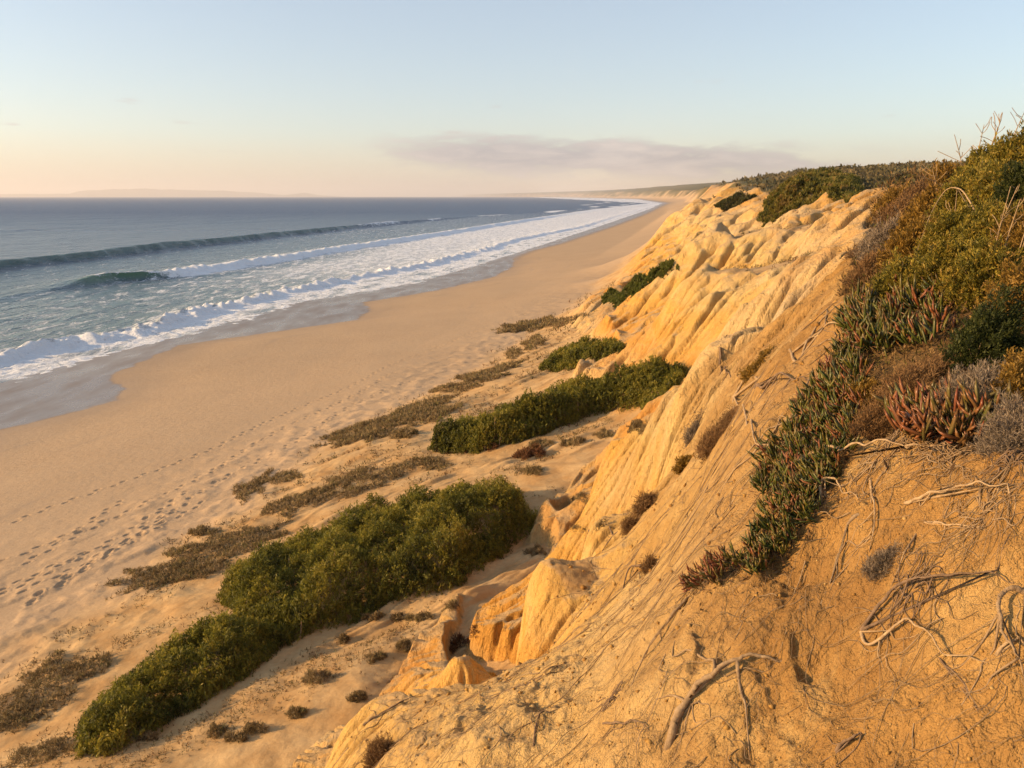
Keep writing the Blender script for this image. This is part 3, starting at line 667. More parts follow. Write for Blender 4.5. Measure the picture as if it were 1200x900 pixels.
def thicket(name, label, cat, pix_poly, hmax, per_m2, leaf, colors, seed, lobe=1.5, nl=16, group=None, mat=None, stems=1.0, rimw=.75, spread=.75, slen=.32, axis_up=.55):
    rg = np.random.default_rng(seed); poly = [hit(*p) for p in pix_poly]; P2 = [(p[0], p[1]) for p in poly]; ar_ = area(poly)
    n = max(int(area(poly) * per_m2), 160); q = scatter(poly, n, rg)
    if stems:                                            # the flanks need as many shoots as the top
        q2 = scatter(poly, int(n * 1.2), rg); q = np.vstack([q, q2[edge_dist(q2[:, 0], q2[:, 1], P2) < rimw * 1.1]])
    ed = edge_dist(q[:, 0], q[:, 1], P2)
    ragged = .35 * lobe * .5 * (gnoise(q[:, 0] / (.5 * lobe), q[:, 1] / (.5 * lobe), seed) + .3)
    ed = ed - .6 * np.maximum(ragged, 0); k = ed > 0; q = q[k]; ed = ed[k]
    def canopy(x, y, e):
        lob = .72 + .32 * gnoise(x / lobe, y / lobe, seed + 1) + .26 * gnoise(x / (lobe * .45), y / (lobe * .45), seed + 2)
        return hmax * np.sqrt(np.clip(e / rimw, 0, 1)) * np.clip(lob, .34, 1.2) + .06
    h = canopy(q[:, 0], q[:, 1], ed); e_ = .12 * lobe
    gx = (canopy(q[:, 0] + e_, q[:, 1], ed) - h) / e_; gy = (canopy(q[:, 0], q[:, 1] + e_, ed) - h) / e_
    u = rg.random(len(q)); low_ = np.where(ed < rimw * 1.1, .04, .30) if stems else .3
    z = ground_z(q[:, 0], q[:, 1]) + h * (low_ + (1 - low_) * u ** np.where(ed < rimw * 1.1, .8, .35)) + rg.normal(0, .04, len(q)) * hmax
    cen = np.mean(P2, 0); ax = unit(np.column_stack([-gx * .5, -gy * .5, np.full(len(q), axis_up + .2)]) + rg.normal(size=(len(q), 3)) * .38)
    tips = np.column_stack([q, z]); c = np.array(colors, float)
    w = np.clip(.5 + .55 * gnoise(q[:, 0] / (lobe * .8), q[:, 1] / (lobe * .8), seed + 5) + rg.normal(0, .22, len(q)), 0, .999) * (len(c) - 1)
    i = w.astype(int); f = (w - i)[:, None]; cc = c[i] * (1 - f) + c[np.minimum(i + 1, len(c) - 1)] * f
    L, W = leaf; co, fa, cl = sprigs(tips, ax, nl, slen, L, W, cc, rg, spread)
    if not stems: return tag(raw_mesh(name, co, fa, 4, mat or M_LEAF, None, cl), label, cat, group)
    base_p = np.array([cen[0], cen[1], float(ground_z(cen[0], cen[1]))]); t = thing(name, base_p, label, cat, group)
    raw_mesh('foliage', co, fa, 4, mat or M_LEAF, t, cl)
    parts = []; S = rg.choice(len(q), max(20, int(len(q) * .012 * stems))); S = S[np.argsort(q[S] @ unit(np.array(P2[len(P2) // 2]) - np.array(P2[0])))]
    for s in S:
        b = np.array([q[s, 0] + rg.normal(0, .12), q[s, 1] + rg.normal(0, .12), 0]); b[2] = float(ground_z(b[0], b[1])) - .35
        e = tips[s] - ax[s] * slen * .6; mdl = (b + e) / 2 + rg.normal(0, .08, 3); parts.append(tube(catmull([b, mdl, e], 6), np.linspace(.022, .008, 6) * max(1, hmax), 4))
    co, fa = merge(parts, 4); raw_mesh('branches', co, fa, 4, M_BARK, t)
    return t
OLIVE = [(.055, .060, .013), (.14, .14, .022), (.22, .20, .030), (.32, .26, .042)]
A_ = [(632,600),(600,645),(540,688),(450,712),(390,738),(345,752),(285,735),(255,705),(285,675),(345,645),(410,622),(470,602),(540,588),(600,582)]
B_ = [(350,748),(290,795),(205,845),(130,888),(90,890),(92,855),(130,815),(185,778),(245,742),(280,728)]
C_ = [(806,434),(792,453),(750,476),(690,489),(625,514),(560,532),(498,530),(530,514),(590,499),(650,480),(720,455),(775,437)]
thicket('shrub_thicket', 'largest dense olive green thicket on the sand below the nearest ochre bluff', 'shrub', A_, 1.45, 165, (.10, .030), OLIVE, 11, 1.5, group='evergreen thickets on the sand slope')
thicket('shrub_thicket', 'long olive thicket tapering to the lower left, joined to the largest thicket', 'shrub', B_, 1.15, 170, (.10, .030), OLIVE, 12, 1.2, group='evergreen thickets on the sand slope')
thicket('shrub_thicket', 'long olive green thicket running from the sand up to the foot of the ochre cliff', 'shrub', C_, 1.9, 130, (.13, .040), OLIVE, 13, 2.6, group='evergreen thickets on the sand slope')
thicket('shrub_thicket', 'small dark green thicket between the long thicket and the fluted cliff foot', 'shrub', [(735,410),(695,424),(645,437),(630,434),(660,419),(705,408)], 1.3, 60, (.17, .055), OLIVE, 14, 1.8, group='evergreen thickets on the sand slope')
thicket('grassy_bank', 'smooth grass green bank of low plants beside the far beach under the cliffs', 'shrub bank', [(797,318),(772,336),(737,348),(702,351),(718,338),(758,324)], 1.1, 40, (.30, .07), [(.07, .085, .012), (.10, .115, .018), (.13, .13, .03)], 15, 4.0, stems=.15, rimw=3, spread=.4)

# vegetation on the far rim of the cliff
thicket('scrub_clump', 'green and brown scrub draping over the cliff rim on the skyline mound', 'scrub', [(1030,224),(990,236),(945,240),(905,262),(884,264),(893,246),(910,226),(960,216),(1010,214)], 1.7, 14, (.42, .12), [(.06, .065, .015), (.12, .12, .022), (.19, .16, .03), (.26, .17, .05)], 16, 5.0, stems=.15, rimw=3, group='scrub along the cliff rim')
thicket('scrub_clump', 'dark scrub patch on the far cliff top nearest the beach', 'scrub', [(893,233),(862,243),(838,244),(845,238),(872,231)], 1.0, 10, (.5, .14), [(.03, .04, .012), (.06, .065, .018), (.10, .085, .03)], 17, 5.0, stems=.15, rimw=3, group='scrub along the cliff rim')

# ------------------------------------------------------------------ grey brown mats of dry dwarf shrubs
DRYC = [(.12, .09, .045), (.22, .16, .08), (.31, .23, .125), (.18, .155, .06)]
def mat_patch(cx, cy, a, b, ang, label, seed, h=.15, colors=DRYC, dens=.6, name='dry_shrub_mat'):
    rg = np.random.default_rng(seed); t = np.linspace(0, 2 * np.pi, 22, endpoint=False)
    rr = 1 + .30 * np.interp((t * 3.5) % 22, np.arange(23), np.r_[rg.normal(0, 1, 22), 0]); ca, sa = math.cos(R(ang)), math.sin(R(ang))
    pts = [(cx + a * r * math.cos(q) * ca + b * r * math.sin(q) * sa, cy - (a * r * math.cos(q) * sa) * 1.0 + b * r * math.sin(q) * ca) for q, r in zip(t, np.clip(rr, .45, 1.5))]
    pts = [(max(-60, x), min(960, y)) for x, y in pts]
    d = np.linalg.norm(hit(cx, cy) - np.array([0, 0, H])); L = np.clip(4.0 * d / F, .05, .5)
    ar = area([hit(*p) for p in pts]); per = min(3.2 * dens / (L * L), 9000 / max(ar, .05))
    return thicket(name, label, 'dry shrub', pts, h * max(1, d / 30), per, (L, L * .16), colors, seed, .55 * max(1, d / 28), nl=9, group='dry dwarf shrubs on the sand', mat=M_DRY, stems=0, rimw=.35 * max(1, d / 28), spread=.9, slen=L * 1.1, axis_up=.4)
MATS = [
 (62,800,72,26,32,'brown dry mat between the lower left corner and the tapering thicket'),
 (22,838,40,16,10,'dark brown dry mat at the left edge near the bottom corner'),
 (45,886,46,11,14,'narrow dark mat in the bottom left corner below the brown mats'),
 (190,678,72,15,14,'pale brown mat reaching left from the largest thicket towards the footprints'),
 (262,642,68,13,14,'brown mat touching the upper left side of the largest thicket'),
 (230,668,48,10,8,'thin brown strip squeezed between two mats left of the largest thicket'),
 (345,592,40,11,22,'dark brown mat above the largest thicket, third strip up the beach'),
 (402,566,44,8,20,'slim brown mat on bare sand left of the long thicket'),
 (295,572,22,11,38,'small rounded mat farthest left on the open sand above the largest thicket'),
 (331,562,20,6,10,'short thin mat just right of the small rounded mat'),
 (448,498,70,10,16,'long grey brown strip parallel to the upper edge of the long thicket'),
 (500,487,52,8,16,'grey strip ending against the upper side of the long thicket'),
 (425,513,52,5,8,'low grey film of plants on sand at the beach end of the long strip'),
 (545,452,40,5,14,'thin tan strip on the beach above the long thicket tip'),
 (560,441,24,4,10,'tiny tan strip nearest the open beach above the long thicket'),
 (492,478,44,6,18,'second grey strip nearest the beach beside the long thicket'),
 (466,552,46,6,18,'thin dark strip below the long thicket near its pointed end'),
 (420,575,50,5,18,'broken thin strip on sand between the two big thickets'),
 (625,404,13,7,10,'small pale tuft mat on the beach short of the small dark thicket'),
 (601,415,10,6,10,'pale yellow tuft mat left of the small dark thicket'),
 (640,380,42,5,12,'faint tan mat where the beach meets the rocky cliff toe'),
 (605,384,26,5,6,'faint patchy mat out on the beach opposite the rocky toe'),
 (590,432,26,4,16,'thin tan strip left of the small dark thicket on pale sand'),
 (508,545,20,8,10,'rounded red brown cushion at the tip of the long thicket'),
 (345,735,38,9,10,'brown skirt of dead growth at the foot of the pinch between two thickets'),
]
for k, (cx, cy, a, b, an, lab) in enumerate(MATS): mat_patch(cx, cy, a, b, an, lab, 100 + k)
REDB = [(.10, .045, .025), (.17, .08, .04), (.12, .07, .03)]
TUFTS = [
 (399,752,9,5,'small lone tuft just below the pinch of the two thickets',0),(371,797,15,8,'bushy grey tuft with a long shadow on furrowed sand',0),(349,839,13,7,'grey brown tuft left of the ridge end near the bottom',0),
 (253,860,11,8,'round dark tuft below the tapering thicket',0),(274,868,13,6,'flat tuft beside the round dark tuft near the bottom edge',0),(299,857,14,8,'spiky tuft rightmost of the trio below the tapering thicket',0),
 (172,866,12,5,'tuft at the lower foot of the tapering thicket',0),(475,760,8,10,'upright grey tuft standing on sand left of the fluted bluff',0),(550,755,19,9,'dark reddish dry clump against the fluted bluff foot',1),
 (494,727,15,6,'greenish low tuft on pale sand below the largest thicket',0),(467,726,9,5,'small greenish tuft left of its larger neighbour on pale sand',0),(437,726,13,5,'dry tuft at the lower edge of the largest thicket',0),
 (529,712,10,4,'tiny tuft in the middle of the bare sand under the largest thicket',0),(441,772,12,6,'dry tuft half way between the ridge end and the thicket',0),(417,820,11,6,'tuft tucked behind the pale ridge end',0),
 (565,526,19,9,'red brown cushion under the lower edge of the long thicket',1),(621,533,15,8,'dark red brown cushion below the middle of the long thicket',1),(625,554,15,6,'dark green cushion in the bare bay right of the largest thicket',0),
 (632,522,14,5,'small olive tuft hugging the long thicket',0),(679,584,11,5,'tuft in the shaded sand bay left of the third spur',0),(689,622,18,5,'low flat tuft at the end of a dark root near the third spur',0),
 (670,520,14,5,'olive tuft on the sand lane below the long thicket',0),(707,511,10,6,'upright tuft at the foot of the orange fluted slope',0),(747,503,13,7,'grey tuft on the sand lane right of the upright tuft',0),
(475,511,13,5,'tiny dark cushion lying left of the long thicket tip',0),(629,648,13,5,'dry tuft under the right end of the largest thicket',0),
 (408,640,8,3,'speck of dry plant between thicket and upper strips',0),(236,625,16,5,'sparse tuft alone on the sand above the pale brown mat',0),
]
for k, (cx, cy, rx, ry, lab, kind) in enumerate(TUFTS):
    mat_patch(cx, cy, rx, ry * .7, 5, lab, 200 + k, h=.24 + .02 * ry, colors=REDB if kind else DRYC, dens=1.8, name='dry_tuft')

# ------------------------------------------------------------------ shrubs of the hillside on the right
PAL = {'olive': [(.055, .055, .010), (.16, .14, .020), (.28, .22, .032), (.33, .22, .038)], 'rust': [(.13, .08, .016), (.25, .15, .028), (.34, .20, .04)],
       'green': [(.025, .035, .010), (.050, .062, .016), (.085, .095, .022)], 'grey': [(.13, .10, .075), (.21, .165, .12), (.28, .22, .16)], 'brown': [(.11, .062, .03), (.19, .11, .05), (.25, .15, .07)]}
def bush(px, py, rp, hp, kind, label, seed, name='hillside_shrub', nmul=1.0, depth=1.0, follow=.5):
    rg = np.random.default_rng(seed); b = hit(px, py); d = np.linalg.norm(b - np.array([0, 0, H])); r = rp * d / F; h = hp * d / F
    L = np.clip((4.2 if kind in ('olive', 'green', 'rust') else 6.0) * d / F, .010, .5); W = L * (.34 if kind in ('olive', 'green', 'rust') else .10)
    nl = 10; n = int(np.pi * rp * (hp + rp) * .5 * 1.15 * nmul / nl * 4)
    v = unit(rg.normal(size=(n, 3))); v[:, 2] = np.abs(v[:, 2]) * 1.0 - .12
    lob = 1 + .42 * gnoise(v[:, 0] * 2.2 + seed, v[:, 1] * 2.2 + v[:, 2] * 2.7, seed) + .34 * gnoise(v[:, 0] * 5 + v[:, 2] * 3, v[:, 1] * 5 + seed, seed + 1)
    rad = lob * (.45 + .55 * rg.random(n) ** .45)
    tips = b + np.column_stack([v[:, 0] * r * rad, v[:, 1] * r * depth * rad, v[:, 2] * h * rad]); gz = ground_z(tips[:, 0], tips[:, 1])
    tips[:, 2] = np.maximum(tips[:, 2] + follow * (gz - b[2]), gz + L * .5)
    ax = unit(v * np.array([.8, .8, .6]) + np.array([0, 0, .45]) + rg.normal(size=(n, 3)) * .35)
    c = np.array(PAL[kind]); w = np.clip(rg.normal(.5, .25, n) + .25 * gnoise(v[:, 0] * 3, v[:, 1] * 3 + v[:, 2] * 2, seed + 3), 0, .999) * (len(c) - 1); i = w.astype(int); f = (w - i)[:, None]
    cc = c[i] * (1 - f) + c[i + 1] * f
    co, fa, cl = sprigs(tips, ax, nl, L * 2.6, L, W, cc, rg, .8)
    t = thing(name, b, label, 'shrub', 'shrubs on the hillside'); raw_mesh('foliage', co, fa, 4, M_LEAF if kind in ('olive', 'green', 'rust') else M_DRY, t, cl)
    parts = []
    for s in rg.choice(n, min(n, 26 if kind in ('olive', 'green', 'rust') else 70)):
        o = b + np.r_[rg.normal(0, .10 * r, 2), 0]; o[2] = float(ground_z(o[0], o[1])) - .06; m = (o * .55 + tips[s] * .45) + rg.normal(0, .08 * r, 3); parts.append(tube(catmull([o, m, tips[s]], 6), np.linspace(.010, .003, 6) * max(.5, r / .35), 4))
    co, fa = merge(parts, 4); raw_mesh('branches', co, fa, 4, M_BARK, t); return t
BUSHES = [
 (1150,428,36,72,'green','round dark green bush standing above the red ice plant'),
 (1078,462,42,42,'brown','fine brown dry bush between the green ice plant and the red ice plant'),
 (1140,478,46,46,'grey','grey leafless twiggy bush below the round dark green bush'),
 (1030,505,32,38,'brown','low brown bush left of the red ice plant beside the hanging mat'),
 (1192,520,34,50,'grey','grey twiggy bush at the right edge beside the red ice plant'),
 (1196,462,26,46,'rust','rust brown bush at the right edge above the grey twigs'),
 (1060,345,36,40,'olive','olive bush just above the bright green ice plant clump'),
 (1104,340,36,52,'olive','olive bush between the ice plant clump and the round dark green bush'),
 (1190,378,38,58,'rust','rusty bush at the right edge above the round dark green bush'),
 (1150,345,38,52,'olive','yellow olive bush directly behind the round dark green bush'),
 (1020,325,24,30,'brown','small brown bush at the edge of the pale sand hollow'),
 (1038,292,26,32,'grey','silvery dry bush on the rim beside the pale sand'),
 (1075,300,32,40,'rust','rust tinted bush in the middle of the hillside'),
 (1120,292,36,48,'olive','olive bush in the middle of the hillside right of the rust tinted bush'),
 (1170,300,40,54,'olive','broad olive bush among the upright dry stalks'),
 (1200,308,34,56,'rust','rusty olive bush cut by the right edge at mid height'),
 (1052,262,24,28,'brown','brown bush on the cliff rim where the hillside begins'),
 (1090,258,30,36,'rust','rust brown bush under the skyline of the hillside'),
 (1130,250,34,42,'olive','olive bush under the skyline, below the thin bare twigs'),
 (1172,244,36,48,'olive','large olive bush near the top right of the hillside'),
 (1202,240,30,52,'green','dark green bush cut by the right edge near the top'),
 (1112,224,26,28,'rust','low rusty bush on the skyline'),
 (1150,212,28,36,'olive','olive bush on the skyline below the tallest bare twigs'),
 (1188,200,32,40,'olive','topmost olive bush in the upper right corner of the hillside'),
 (1075,236,22,22,'brown','small brown bush on the skyline at the left end of the hillside'),
 (1045,240,18,16,'rust','farthest small bush on the skyline at the cliff rim'),
 (1008,300,14,16,'brown','tiny brown bush on the pale sand beside the rim'),
 (1010,470,24,24,'rust','small rust bush at the middle of the hanging ice plant edge'),
]
for k, (px, py, rp, hp, kind, lab) in enumerate(BUSHES): bush(px, py, rp, hp, kind, lab, 300 + k)
# dry plants clinging to the spurs
def clump(px, py, rp, hp, kind, label, seed): return bush(px, py, rp, hp, kind, label, seed, 'clinging_plant', 1.1, 1.0, .25)
clump(838,522,22,26,'brown','brown dry plant clinging to the pale slope below the thick leaning root',401)
clump(812,512,11,14,'grey','grey dark plant at the left of the brown clinging plant',402)
clump(755,600,13,24,'brown','dark dry plant drooping over the crest of the third spur',403)
clump(738,622,10,22,'brown','dark hanging strip of dead plant at the left of the third spur',404)
clump(446,888,18,26,'brown','dark dead plant on the end of the nearest ridge at the bottom',405)
clump(800,548,10,14,'rust','small rusty plant in a notch of the fourth spur',406)
clump(760,668,8,22,'brown','thin brown plant hanging in a crack of the near slope',407)
clump(1030,664,16,18,'grey','knot of dark dead twigs on the near soil face',408)
clump(885,434,15,10,'rust','rusty sprig under the thick leaning root',409)

# ------------------------------------------------------------------ ice plants: fleshy three-sided fingers
def fingers(pos, d, L, W, col, rg):
    n = len(pos); s = unit(np.cross(d, rg.normal(size=(n, 3)))); u = np.cross(s, d); up = np.array([0, 0, 1.0])
    rings = []; prof_ = [(0, .55, 0), (.3, 1.0, .02), (.72, .85, .10)]
    for t, w, cv in prof_:
        c = pos + d * L * t + up * L * cv
        for a in (90, 210, 330): rings.append(c + (s * math.cos(R(a)) + u * math.sin(R(a))) * W * w * .5)
    rings.append(pos + d * L + up * L * .22); co = np.stack(rings, 1).reshape(-1, 3); f = []
    for r in range(2):
        for a in range(3):
            b = (a + 1) % 3; f += [(3 * r + a, 3 * r + b, 3 * r + 3 + b), (3 * r + a, 3 * r + 3 + b, 3 * r + 3 + a)]
    for a in range(3): f.append((6 + a, 6 + (a + 1) % 3, 9))
    fa = (np.arange(n)[:, None, None] * 10 + np.array(f)[None]).reshape(-1, 3)
    g_ = np.linspace(0, 1, 10)[None, :, None]; cc = np.repeat(col[:, None], 10, 1)
    tipc = np.array([.30, .075, .02]); k = (np.clip(g_ - .62, 0, 1) * 1.6) * rg.random((n, 1, 1)); cc = cc * (1 - k) + tipc * k
    return co, fa, cc.reshape(-1, 3)
def ice_plant(pix_poly, n_shoot, lpx, colors, label, seed, lift=.05, per=9):
    rg = np.random.default_rng(seed); poly = [hit(*p) for p in pix_poly]
    xs = np.array(pix_poly, float); lo, hi = xs.min(0), xs.max(0); q = []
    while len(q) < n_shoot:
        p = lo + (hi - lo) * rg.random(2)
        if in_poly(np.array([p[0]]), np.array([p[1]]), pix_poly)[0]: q.append(hit(*p))
    q = np.array(q); d0 = np.linalg.norm(q - np.array([0, 0, H]), axis=1); L = (lpx * d0 / F)
    gx = (ground_z(q[:, 0] + .1, q[:, 1]) - ground_z(q[:, 0] - .1, q[:, 1])) / .2; gy = (ground_z(q[:, 0], q[:, 1] + .1) - ground_z(q[:, 0], q[:, 1] - .1)) / .2
    nr = unit(np.column_stack([-gx, -gy, np.ones(len(q))])); ax = unit(nr * .45 + np.array([-.30, -.14, .50]) + rg.normal(size=q.shape) * .5)
    pos = q + nr * (lift * rg.random((len(q), 1)) + .01); n = len(q)
    P = np.repeat(pos, per, 0) + rg.normal(size=(n * per, 3)) * np.repeat(L, per)[:, None] * .22
    D = unit(np.repeat(ax, per, 0) + unit(rg.normal(size=(n * per, 3))) * .62); LL = np.repeat(L, per)[:, None] * rg.uniform(.6, 1.2, (n * per, 1))
    c = np.array(colors); ci = np.repeat(rg.integers(0, len(c), n), per); mixc = rg.random(n * per) < .25; ci[mixc] = rg.integers(0, len(c), mixc.sum())
    co, fa, cl = fingers(P, D, LL, LL * .19, c[ci] * rg.uniform(.75, 1.25, (n * per, 1)), rg)
    b = q.mean(0); b[2] = float(ground_z(b[0], b[1])); t = thing('ice_plant', b, label, 'ice plant', 'ice plants on the slope edge')
    raw_mesh('leaves', co, fa, 3, M_SUCC, t, cl)
    parts = []; order = np.argsort(q[:, 0] * .3 - q[:, 2]); a = q[order[0]]          # one creeping stem wanders from shoot to shoot
    for k in order[1:]:
        e = q[k]; pts = []
        for t_ in np.linspace(0, 1, 4): p = a * (1 - t_) + e * t_ + rg.normal(0, .02, 3) * (0 < t_ < 1); p[2] = float(ground_z(p[0], p[1])) + .004 + .02 * rg.random() * (0 < t_ < 1); pts.append(p)
        if np.linalg.norm(e - a) < 3.0 * L.mean() or not parts: parts.append(tube(catmull(pts, 6), L.mean() * .028, 4)); a = e
    co, fa = merge(parts, 4); raw_mesh('old_stems', co, fa, 4, M_BARK, t)
    m_ = int(n * 6); P = q[rg.integers(n, size=m_)] + rg.normal(size=(m_, 3)) * L.mean() * np.array([.8, .6, 0]); P[:, 2] = ground_z(P[:, 0], P[:, 1]) + .01
    co, fa, cl = leaves(P, unit(rg.normal(size=(m_, 3)) + np.array([0, 0, .5])), L.mean() * .6, L.mean() * .12, np.array([[.15, .09, .045]]) * rg.uniform(.5, 1.6, (m_, 1)), rg)
    raw_mesh('dead_leaves', co, fa, 4, M_DRY, t, cl); return t
IG = [(.065, .085, .014), (.10, .115, .020), (.05, .07, .016), (.13, .12, .022), (.085, .10, .02), (.20, .08, .03)]
IR = [(.20, .065, .028), (.17, .09, .03), (.12, .10, .028), (.22, .09, .035), (.09, .09, .025)]
ice_plant([(1000,402),(985,380),(1015,350),(1060,330),(1105,345),(1116,380),(1095,408),(1050,412),(1020,425)], 120, 17, IG, 'bright green ice plant clump on the slope edge below the olive bushes', 501)
ice_plant([(1000,400),(1020,440),(1012,480),(1000,525),(985,560),(960,605),(925,650),(890,676),(868,670),(885,640),(905,600),(893,570),(900,535),(930,505),(950,470),(965,440)], 330, 14.5, IG, 'long green ice plant mat hanging down the edge of the near slope', 502)
ice_plant([(1052,488),(1090,474),(1140,478),(1182,486),(1178,512),(1130,524),(1090,524),(1062,512)], 62, 25, IR, 'red tipped ice plant clump on top of the bare soil face at the right', 503)
ice_plant([(872,664),(850,684),(830,694),(806,692),(828,678),(850,660)], 34, 13, IR, 'small red tail of ice plant at the lower end of the hanging mat', 504)

# ------------------------------------------------------------------ exposed roots and dead branches
def root(path, wpx, label, name='exposed_root', mat=M_PALE, lift=0.4, arch=0.0, seed=1, taper=.22, cat='root'):
    rg = np.random.default_rng(seed); P = [hit(*p) for p in path]; P = np.array(P)
    d = np.linalg.norm(P - np.array([0, 0, H]), axis=1); r = (wpx * d / F * .5).mean()
    C = catmull(P, 14 * len(P)); gz = ground_z(C[:, 0], C[:, 1]); u = np.linspace(0, 1, len(C))
    C[:, 2] = np.maximum(gz + r * (lift * 2 - .4) + arch * np.sin(np.pi * u), gz - r * .5)
    C[:, 2] -= r * 2.2 * (np.exp(-(u / .05) ** 2) + np.exp(-((1 - u) / .07) ** 2)) * (arch < .3)
    k = len(C); sm = C.copy()
    for _ in range(6): sm[1:-1] = (sm[:-2] + 2 * sm[1:-1] + sm[2:]) / 4
    C = sm + np.cumsum(rg.normal(0, r * .13, C.shape), 0) * np.sin(np.pi * u)[:, None]
    rad = r * (1 - (1 - taper) * u ** .8) * (1 + .30 * gnoise(u * 9 + seed, u * 0, seed) + .18 * gnoise(u * 31 + seed, u * 0, seed + 1))
    parts = [tube(C, np.maximum(rad, r * .12), 8)]
    for q in range(3 if wpx > 2.2 else 1):                 # side rootlets
        i = int(rg.uniform(.2, .95) * (k - 2)); e = C[i].copy(); pts = [e]; a = rg.uniform(0, 6.28)
        for _ in range(rg.integers(3, 6)):
            a += rg.normal(0, .5); e = e + np.array([math.cos(a), math.sin(a), 0]) * r * rg.uniform(2.5, 6); e[2] = float(ground_z(e[0], e[1])) + r * rg.uniform(-.1, .9); pts.append(e)
        parts.append(tube(catmull(pts, 12), np.linspace(r * .42, r * .10, 12), 8))
    co, fa = merge(parts, 8); o = raw_mesh(name, co, fa, 4, mat); return tag(o, label, cat, 'roots and dead branches on the near slope')
ROOTS = [
 ([(783,874),(800,838),(830,806),(870,779),(922,767)], 10, 'thick brown curved root arching out of the near slope at the bottom', 'exposed_root', M_BARK, .8, .07),
 ([(913,588),(915,576),(930,562),(948,551),(976,544),(1007,539),(1046,534),(1072,526)], 5.5, 'long pale root running from the hanging ice plant mat to the red ice plant', 'exposed_root', M_PALE, 1.2, .05),
 ([(916,574),(941,569),(955,579),(961,592)], 4, 'pale hooked root curling over the hanging ice plant mat', 'exposed_root', M_PALE, 1.4, .05),
 ([(961,592),(962,579),(976,574),(986,588),(1006,586)], 4, 'pale wavy root end right of the hooked root', 'exposed_root', M_PALE, 1.3, .05),
 ([(859,466),(885,446),(920,422),(948,401),(988,378)], 5, 'thick leaning root lying straight up the slope rim', 'dead_branch', M_PALE, 1.0, .06),
 ([(860,464),(859,478),(871,495),(881,513),(897,521)], 4, 'bent root hanging from the lower end of the thick leaning root', 'exposed_root', M_PALE, .9, .03),
 ([(885,454),(913,448),(946,446)], 4.5, 'dark short branch stub under the thick leaning root', 'dead_branch', M_DARK, 1.2, .04),
 ([(951,439),(934,474),(920,495),(895,509),(867,544),(843,572)], 3, 'long thin root descending the slope left of the hanging mat', 'exposed_root', M_PALE, .6, .0),
 ([(940,470),(915,520),(880,560),(850,600),(815,640)], 2.5, 'fine root parallel to the long thin root, farther down the slope', 'exposed_root', M_PALE, .5, .0),
 ([(843,423),(850,434),(868,439)], 2.5, 'small dark twig on the pale crest beside the long thicket end', 'dead_branch', M_DARK, 2, .06),
 ([(1009,741),(1032,719),(1050,707),(1078,698),(1120,691),(1158,686),(1188,684)], 4.5, 'long grey branch crossing the soil face at the right', 'dead_branch', M_DARK, 1.4, .05),
 ([(1009,741),(1014,762),(1039,750),(1060,742),(1074,750),(1095,771),(1130,777),(1163,778)], 4, 'pale zigzag root under the long grey branch', 'exposed_root', M_PALE, .9, .03),
 ([(1200,694),(1175,708),(1163,730),(1161,750),(1168,768),(1182,782),(1200,797)], 6, 'looping brown root at the right edge of the soil face', 'exposed_root', M_BARK, 1.3, .06),
 ([(1168,768),(1186,756),(1200,752)], 4, 'short pale root crossing the looping root at the right edge', 'exposed_root', M_PALE, 1.0, .02),
 ([(1074,625),(1063,649),(1053,670),(1042,692)], 3, 'upright thin root above the knot of dead twigs', 'exposed_root', M_BARK, .7, .02),
 ([(1060,592),(1095,590),(1130,586),(1165,583),(1192,571)], 4, 'pale horizontal branch under the red ice plant', 'dead_branch', M_PALE, 1.2, .04),
 ([(1084,611),(1116,618),(1160,624)], 3, 'faint root below the pale horizontal branch', 'exposed_root', M_PALE, .6, .01),
 ([(809,697),(790,724),(775,746),(756,776),(738,812)], 4, 'straight root leading down left from the red tail of ice plant', 'exposed_root', M_BARK, .7, .02),
 ([(752,662),(734,682),(730,695)], 3, 'dark short root on the second spur', 'exposed_root', M_DARK, .8, .02),
 ([(574,822),(610,804),(640,787),(672,772)], 2.5, 'thin dark root along the crest of the nearest ridge', 'exposed_root', M_DARK, .5, .0),
 ([(426,850),(452,838),(496,815)], 2.5, 'thin dark twig lying on the pale end of the nearest ridge', 'dead_branch', M_DARK, .9, .02),
 ([(707,848),(737,851),(762,858)], 3, 'dark twig in a crack left of the thick curved root', 'dead_branch', M_DARK, .9, .03),
 ([(625,875),(632,844),(648,838)], 2.5, 'small bent twig at the bottom of the nearest ridge', 'dead_branch', M_DARK, 1.0, .02),
 ([(800,838),(812,828),(822,822)], 4, 'short stub beside the thick curved root', 'exposed_root', M_BARK, .4, .0),
 ([(1147,284),(1120,284),(1095,290),(1072,314)], 2.0, 'thin pale bowed stem over the olive bushes', 'dead_branch', M_PALE, 8, .35),
 ([(1078,330),(1060,345),(1040,358)], 2.0, 'thin white stick above the bright green ice plant', 'dead_branch', M_PALE, 6, .12),
 ([(1060,510),(1078,500),(1090,496)], 4, 'crooked pale stem under the red ice plant', 'exposed_root', M_PALE, 2, .05),
 ([(1010,600),(985,640),(968,690),(955,730)], 5, 'broad buried root running down the soil below the hanging mat', 'exposed_root', M_BARK, .25, .0),
 ([(1020,560),(1025,610),(1018,650)], 3, 'short hanging root below the knotted stems', 'exposed_root', M_PALE, .7, .02),
 ([(690,622),(715,616),(738,606)], 3, 'dark root lying on sand left of the third spur', 'exposed_root', M_DARK, .8, .02),
 ([(1100,770),(1128,800),(1150,840)], 2.5, 'fine root descending from the pale zigzag root', 'exposed_root', M_DARK, .5, .0),
 ([(980,880),(1000,872),(1012,862)], 4, 'dark broken twig at a small hole near the bottom', 'dead_branch', M_DARK, .8, .02),
]
for k, (p, w, lab, nm, mt, li, ar) in enumerate(ROOTS): root(p, w, lab, nm, mt, li, ar, 600 + k, cat='branch' if nm == 'dead_branch' else 'root')

